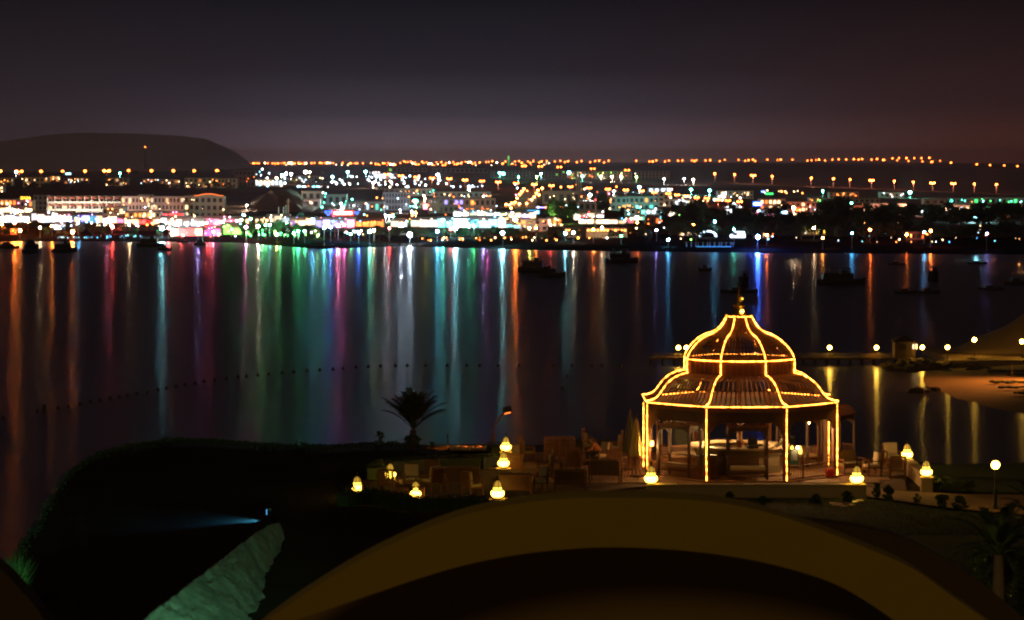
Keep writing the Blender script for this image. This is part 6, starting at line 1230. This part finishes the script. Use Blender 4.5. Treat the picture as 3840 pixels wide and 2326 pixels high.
shrub(1423, 1668, .75, .65, 'small bare topped sapling silhouetted on the headland left of the palm', 260, 'leaf2', size=.04, name='sapling', cat='sapling'); shrub(1548, 1690, 1.15, .75, 'dense dark undergrowth around the palm foot', 900, 'leaf2', size=.06); shrub(1620, 1684, .4, .35, 'low tuft right of the palm undergrowth', 160, 'leaf2')
q = Gz(1683, 1682, ZF); tag(MB().tube([(.0, 0, -.1), (-.06, 0, .62)], .022, 5).build('stake', M['darkwood'], None, q), 'thin leaning stake at the cliff edge right of the palm', 'stake')
# scrub along the headland edge
def scrub(pts, n_, size, label):
    m = MB(); rg = random.Random(5)
    for _ in range(n_):
        px = rg.uniform(pts[0], pts[1]); pyb = lin(px, bd); q = Gz(px, pyb + abs(rg.gauss(0, 9)), ZF - .1)
        cl = .35 * max(0, noise.noise(Vector((px * .02, 3, 0)))) + .06; q.z += rg.random() * cl; q.x += rg.gauss(0, .1)
        u1 = Vector((rg.gauss(0, 1), rg.gauss(0, 1), rg.gauss(0, 1))).normalized() * size; v1 = u1.cross(Vector((rg.gauss(0, 1), rg.gauss(0, 1), rg.gauss(0, 1)))).normalized() * size * .5; m.add([q - u1, q + v1, q + u1, q - v1], [(0, 1, 2, 3)])
    tag(m.build('scrub', M['leaf2']), label, 'scrub', kind='stuff')
scrub((40, 1850), 9000, .05, 'low dark scrub along the rim of the headland')
# date palm
q = Gz(1548, 1684, ZF); t = thing('date_palm', 'young date palm with feathery fronds silhouetted against the water', 'palm tree', q)
MB().tube([(0, 0, -.1), (0, 0, .5), (.02, 0, .85)], [.2, .16, .13], 10).build('trunk', M['trunk'], t)
rg = random.Random(4)
def frond(L, a, e, parent, loc, seed, bend=1.0, mt='palmleaf', pairs=34, sag=.25):
    m = MB(); pts = [Vector((0, 0, 0))]
    for k in range(1, 11): s_ = k / 10; ang = e - s_ ** 2 * bend; pts.append(pts[-1] + Vector((math.cos(a) * math.cos(ang), math.sin(a) * math.cos(ang), math.sin(ang))) * L / 10)
    m.tube(pts, [.018 * (1 - k / 12) for k in range(11)], 4, cap=False); rgl = random.Random(seed)
    for qd in range(pairs):
        s_ = .28 + .70 * qd / pairs; k = min(9, int(s_ * 10)); c = pts[k].lerp(pts[k + 1], s_ * 10 - k); d = (pts[k + 1] - pts[k]).normalized(); side = d.cross(Vector((0, 0, 1))).normalized(); upv = side.cross(d)
        ln = L * .24 * (math.sin(PI * min(1, .25 + (s_ - .28) * .95)) ** .7) * rgl.uniform(.85, 1.1)
        for sg in (-1, 1):
            dr = (side * sg * .62 + d * .75 + upv * .25 * rgl.uniform(.2, 1.2)).normalized(); mid = c + dr * ln * .55; tip = c + dr * ln + Vector((0, 0, -ln * sag)); wv = dr.cross(upv).normalized() * .011
            m.add([c - wv, c + wv, mid + wv * 1.3, mid - wv * 1.3, tip], [(0, 1, 2, 3), (3, 2, 4)])
    return m.build('frond', M[mt], parent, loc)
for k in range(30):
    a = k * 2.39996; e = R(84) - (k / 30) * R(46); frond(rg.uniform(1.7, 2.05), a, e, t, (0.02, 0, .85), k, .45 + .25 * k / 30)
# big foreground palm and leafy bush at lower right
q = P(3745, 2080, 84); t = thing('fan_palm', 'dark palm with long fronds below the lamp post at the lower right', 'palm tree', (q.x, q.y, ZF)); hz = max(.5, q.z - ZF)
MB().tube([(0, 0, -.1), (0, 0, hz)], [.2, .14], 10).build('trunk', M['trunk'], t)
for k in range(26): frond(rg.uniform(1.3, 1.9), k * 2.39996, R(80) - (k / 26) * R(75), t, (0, 0, hz), 200 + k, .8 + .4 * k / 26, 'palmleaf', 30)
q = P(3900, 1960, 90); t = thing('fan_palm', 'second dark palm leaning in from the right edge', 'palm tree', (q.x, q.y, ZF)); hz = max(.5, q.z - ZF)
MB().tube([(0, 0, -.1), (0, 0, hz)], [.2, .14], 10).build('trunk', M['trunk'], t)
for k in range(24): frond(rg.uniform(1.4, 2.0), k * 2.39996, R(80) - (k / 24) * R(80), t, (0, 0, hz), 300 + k, .8 + .4 * k / 24, 'palmleaf', 30)
glossy = mat('glossy_leaf', (.07, .09, .025), .18, var=.3, scale=2)
M['glossy'] = glossy
for k, (px, py, w, h, lab) in enumerate(((3660, 2150, 1.3, 1.6, 'glossy leaved bush with bright glints at the lower right'), (3760, 2120, 1.3, 1.9, 'taller glossy bush behind the lower right palm'), (3835, 2200, 1.2, 1.8, 'glossy bush at the right edge under the palms'))):
    shrub(px, py + 90, w, h, lab, 1500, 'glossy', size=.05)
lq = P(3650, 2330, 80); t = thing('ground_spot', 'added warm ground spot before the glossy bushes at the lower right', 'spotlight', (lq.x, lq.y, ZF)); MB().lathe([(.07, 0), (.08, .12), (.05, .13)], 8).build('housing', M['darkpole'], t)
ld = bpy.data.lights.new('bush_fill_light', 'SPOT'); ld.energy = 90; ld.color = (1, .72, .25); ld.spot_size = R(50); ld.spot_blend = .6; ld.shadow_soft_size = .04  # spot added to light the leaves of the bushes
lo = bpy.data.objects.new('bush_fill_light', ld); COL.objects.link(lo); lo.parent = t; lo.location = (0, 0, .2); lo.rotation_euler = Vector((.8, 5, 1.3)).to_track_quat('-Z', 'Y').to_euler()
# reed tuft lit green at far left
q = P(55, 2230, 84); t = thing('reed_clump', 'tall reed clump lit green at the left edge', 'reeds', (q.x, q.y, ZF)); m = MB()
for k in range(220):
    a = rg.uniform(0, 2 * PI); r_ = rg.uniform(0, .22); lean = rg.gauss(0, .16); L = rg.uniform(.7, 1.6); b_ = Vector((r_ * math.cos(a), r_ * math.sin(a), -.05)); m.add([b_ + Vector((-.008, 0, 0)), b_ + Vector((.008, 0, 0)), b_ + Vector((lean * .5 + .008, 0, L * .6)), b_ + Vector((lean * .5 - .008, 0, L * .6)), b_ + Vector((lean * 1.5, rg.gauss(0, .1), L))], [(0, 1, 2, 3), (3, 2, 4)])
tag(m.build('blades', M['leaf'], t), kind='stuff')
# grass blades on the lawn
m = MB(); rg2 = random.Random(9)
for _ in range(14000):
    px = rg2.uniform(2950, 3800); py = rg2.uniform(lin(px, [(2950, 1870), (3240, 1872), (3500, 1910), (3700, 1930), (3840, 1940)]), 2010); q = Gz(px, py, ZF + .01); a = rg2.uniform(0, PI); h = rg2.uniform(.03, .07); m.add([q + Vector((math.cos(a) * .006, math.sin(a) * .006, 0)), q - Vector((math.cos(a) * .006, math.sin(a) * .006, 0)), q + Vector((rg2.gauss(0, .02), rg2.gauss(0, .02), h))], [(0, 1, 2)])
tag(m.build('grass', M['lawn']), 'short lawn grass between the path and the arched roof', 'grass', kind='stuff')
for k, (px, py) in enumerate(((3125, 1890), (3150, 1893), (3175, 1889), (3135, 1897), (3190, 1896), (3205, 1885), (3225, 1880), (3165, 1900))):
    q = Gz(px, py, ZF); tag(MB().box((0, 0, .015), (.28, .22, .05), k).build('stepping_stone', M['marble'], None, q), '%s pale stepping stone in the lawn, counted along the stepping path' % nth(k + 1), 'stepping stone', 'stepping stones in the lawn')
# ------------------------------------------------------------------ near lamps
q = Gz(3733, 1912, ZF); t = thing('lamp_post', 'black lamp post with a blazing yellow globe on the lawn at the right', 'lamp post', q); D = q.y; h = (1912 - 1744) / F * D
MB().lathe([(.10, -.05), (.10, .1), (.065, .25), (.055, .75), (.035, .8), (.028, h - .16)], 10).build('pole', M['darkpole'], t); MB().lathe([(.06, h - .17), (.07, h - .12)], 10).build('collar', M['darkpole'], t); MB().ball((0, 0, h), .15, 14).build('globe', G('lampyellow', 34), t, None, True)
q = Gz(1855, 1690, ZF); t = thing('floodlight_post', 'bent metal lamp post with an orange floodlight head turned to the cliff edge', 'lamp post', q); u = q.y / F
MB().tube([(0, 0, -.1), (-4 * u, 0, 60 * u), (-2 * u, 0, 92 * u), (16 * u, .12, 118 * u), (38 * u, .36, 142 * u)], [.075, .07, .065, .06, .055], 8).build('pole', M['wood'], t)
hd = MB().box((0, 0, 0), (.36, .3, .18), 0, 0, .35).build('lamp_head', M['darkpole'], t, (47 * u, .40, 150 * u)); hd.rotation_euler = (0, R(-14), 0); MB().box((-.02, -.03, -.105), (.26, .2, .03), 0, 0, .35).build('lamp_glass', G('orange', 5), hd)
for s_ in (-1, 1): MB().box((s_ * .19, 0, .0), (.015, .3, .24)).build('visor', M['wood'], hd)
ld = bpy.data.lights.new('cliff_flood', 'SPOT'); ld.energy = 2600; ld.color = (1, .20, .02); ld.spot_size = R(42); ld.spot_blend = .35; ld.shadow_soft_size = .06
lo = bpy.data.objects.new('cliff_flood', ld); COL.objects.link(lo); lo.location = (q.x + 38 * u, q.y + .55, ZF + 132 * u); tgt = Gz(1765, 1680, ZF); lo.rotation_euler = (tgt - Vector(lo.location)).to_track_quat('-Z', 'Y').to_euler()
# lit gravel bank at the cliff edge
m = MB(); rg3 = random.Random(3)
for _ in range(1500):
    px = rg3.uniform(1690, 1850); q = Gz(px, rg3.uniform(1676, 1688), ZF + rg3.uniform(0, .16)); s_ = rg3.uniform(.03, .08); m.box(q, (s_, s_, s_ * .7), rg3.uniform(0, 3), 0, rg3.uniform(-.5, .5))
tag(m.build('gravel_bank', M['rock']), 'rubble at the cliff edge lit bright orange', 'rubble', kind='stuff')
# ------------------------------------------------------------------ green lit rock slope and blue floodlight
crest = [(470, 2400, .9), (560, 2300, 1.0), (650, 2235, 1.0), (740, 2165, .9), (820, 2105, .85), (900, 2045, .75), (960, 1998, .7), (1010, 1968, .6), (1050, 1958, .45)]
mb = MB(); NR = 40
cr_ = []
for a, b in zip(crest, crest[1:]):
    for s_ in range(12): cr_.append(tuple(a[i] + (b[i] - a[i]) * s_ / 12 for i in range(3)))
cr_.append(crest[-1])
for i, (px, py, h) in enumerate(cr_):
    z = ZF + h; c = P(px, py, F * (H - z) / (py - HY))
    for j in range(NR + 1):
        f = j / NR
        if j == 0: v = Vector((c.x - .8, c.y + .4, ZF - .3))
        else:
            f = (j - 1) / (NR - 1); wd_ = .3 + 2.9 * (1 - i / (len(cr_) - 1)) ** 1.1; v = Vector((c.x + wd_ * f, c.y - wd_ * .25 * f, z - (h + .5) * f ** 1.1))
        nz = noise.fractal(Vector(((v.x * 1.0 + v.y * .4) * 1.6, (v.y - v.x * .4) * .25, 0)), 1, 2, 5); v.z += (nz * .12 + .07 * noise.noise(v * 5) + .03 * noise.noise(v * 13)) * (.5 if j < 2 else 1); v.x += nz * .03
        mb.v.append(tuple(v))
for i in range(len(cr_) - 1):
    for j in range(NR): a = i * (NR + 1) + j; mb.f.append((a, a + 1, a + NR + 2, a + NR + 1)); mb.m.append(0)
tag(mb.build('rock_slope', M['rock'], smooth=True), kind='structure')
gf = P(1180, 2700, 62); t = thing('ground_floodlight', 'green ground floodlight below the picture edge lighting the rock slope', 'floodlight', (gf.x, gf.y, ZF))
MB().box((0, 0, .15), (.3, .25, .3)).build('housing', M['darkpole'], t); MB().box((0, .13, .2), (.24, .02, .2)).build('lens', G('teal', 2), t)
ld = bpy.data.lights.new('green_flood', 'SPOT'); ld.energy = 11000; ld.color = (.24, 1, .52); ld.spot_size = R(27); ld.spot_blend = .55; ld.shadow_soft_size = .1
lo = bpy.data.objects.new('green_flood', ld); COL.objects.link(lo); lo.location = (gf.x, gf.y + .3, ZF + 1.9); tg = P(700, 2260, 81); lo.rotation_euler = (Vector((tg.x, tg.y, ZF + .8)) - Vector(lo.location)).to_track_quat('-Z', 'Y').to_euler()
bf = Gz(1003, 1948, ZF); t = thing('blue_floodlight', 'small dark floodlight throwing a blue beam to the left at the slope top', 'floodlight', bf, R(0))
MB().box((.06, 0, .26), (.14, .2, .24)).build('housing', M['darkpole'], t); MB().box((-.02, 0, .26), (.02, .16, .18)).build('lens', G('azure', 1.6), t); MB().tube([(.06, 0, -.1), (.06, 0, .16)], .03, 6).build('stake', M['darkpole'], t); MB().tube([(.08, 0, .06), (.4, -.2, .0), (1.0, -1.2, -.02)], .02, 5).build('cable', M['black'], t)
ld = bpy.data.lights.new('blue_flood', 'SPOT'); ld.energy = 330; ld.color = (.05, .42, 1); ld.spot_size = R(110); ld.spot_blend = .6; ld.shadow_soft_size = .05
lo = bpy.data.objects.new('blue_flood', ld); COL.objects.link(lo); lo.location = (bf.x - .12, bf.y - .02, ZF + .34); lo.rotation_euler = (Vector((-4, .6, -.9))).to_track_quat('-Z', 'Y').to_euler()
# green uplight for the reed clump
rq = P(55, 2230, 84); ld = bpy.data.lights.new('reed_light', 'SPOT'); ld.energy = 5; ld.color = (.2, 1, .35); ld.spot_size = R(50); ld.spot_blend = .5; ld.shadow_soft_size = .05
t = thing('ground_spot', 'small green ground spot at the foot of the reeds', 'spotlight', (rq.x + .35, rq.y - 1.0, ZF)); MB().lathe([(.07, 0), (.08, .12), (.05, .13)], 8).build('housing', M['darkpole'], t)
lo = bpy.data.objects.new('reed_light', ld); COL.objects.link(lo); lo.parent = t; lo.location = (0, 0, .16); lo.rotation_euler = (Vector((-.3, 1.0, .6))).to_track_quat('-Z', 'Y').to_euler()
# ------------------------------------------------------------------ hotel arches close to the viewer
def interp(pts, n_):
    out_ = []
    tot = len(pts) - 1
    for i in range(n_ + 1):
        f = i / n_ * tot; k = min(int(f), tot - 1); s_ = f - k; p0 = pts[max(k - 1, 0)]; p1 = pts[k]; p2 = pts[k + 1]; p3 = pts[min(k + 2, tot)]
        out_.append(tuple(.5 * (2 * p1[c] + (p2[c] - p0[c]) * s_ + (2 * p0[c] - 5 * p1[c] + 4 * p2[c] - p3[c]) * s_ ** 2 + (3 * p1[c] - p0[c] - 3 * p2[c] + p3[c]) * s_ ** 3) for c in (0, 1)))
    return out_
def arch(outer, inner, D, dep, mt, parent, name):
    a, b = interp(outer, 60), interp(inner, 60); m = MB()
    for (x0, y0), (x1, y1) in zip(a, b):
        p0, p1 = P(x0, y0, D), P(x1, y1, D)
        m.v += [tuple(p0), tuple(p1), (p0.x, D + dep, p0.z), (p1.x, D + dep, p1.z)]
    for i in range(60): o = i * 4; m.f += [(o, o + 1, o + 5, o + 4), (o + 2, o + 6, o + 7, o + 3), (o, o + 4, o + 6, o + 2), (o + 1, o + 3, o + 7, o + 5)]; m.m += [0] * 4
    o = m.build(name, mt, parent, None, False); return o
ar = thing('arched_gable', 'large ochre arched gable of the hotel close to the viewer', 'building', (0, 14, 30)); ar.location = (0, 0, 0)
OUT = [(860, 2440), (1005, 2326), (1153, 2221), (1402, 2073), (1714, 1940), (2026, 1878), (2338, 1866), (2649, 1880), (2860, 1918), (3054, 1979), (3273, 2065), (3428, 2135), (3565, 2232), (3700, 2326), (3860, 2450)]
INN = [(700, 2480), (900, 2400), (1107, 2326), (1300, 2262), (1558, 2174), (1750, 2118), (1960, 2078), (2182, 2056), (2380, 2054), (2593, 2068), (2805, 2098), (2990, 2142), (3160, 2204), (3350, 2326), (3480, 2450)]
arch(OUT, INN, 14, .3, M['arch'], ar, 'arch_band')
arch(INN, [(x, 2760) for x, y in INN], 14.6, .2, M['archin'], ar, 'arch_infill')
ar2 = thing('side_gable', 'dark brown arched roof edge behind the ochre gable at the right', 'building', (0, 0, 0))
O2 = [(2500, 1990), (2860, 1950), (3060, 1958), (3220, 1978), (3340, 2005), (3453, 2048), (3585, 2124), (3710, 2212), (3828, 2308), (3960, 2430)]
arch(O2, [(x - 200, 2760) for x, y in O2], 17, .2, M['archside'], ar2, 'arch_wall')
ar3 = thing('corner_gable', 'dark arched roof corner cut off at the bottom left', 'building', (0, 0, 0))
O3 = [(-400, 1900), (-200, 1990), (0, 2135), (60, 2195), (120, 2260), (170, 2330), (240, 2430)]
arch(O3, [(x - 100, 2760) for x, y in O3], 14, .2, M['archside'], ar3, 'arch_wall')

finish_labels()
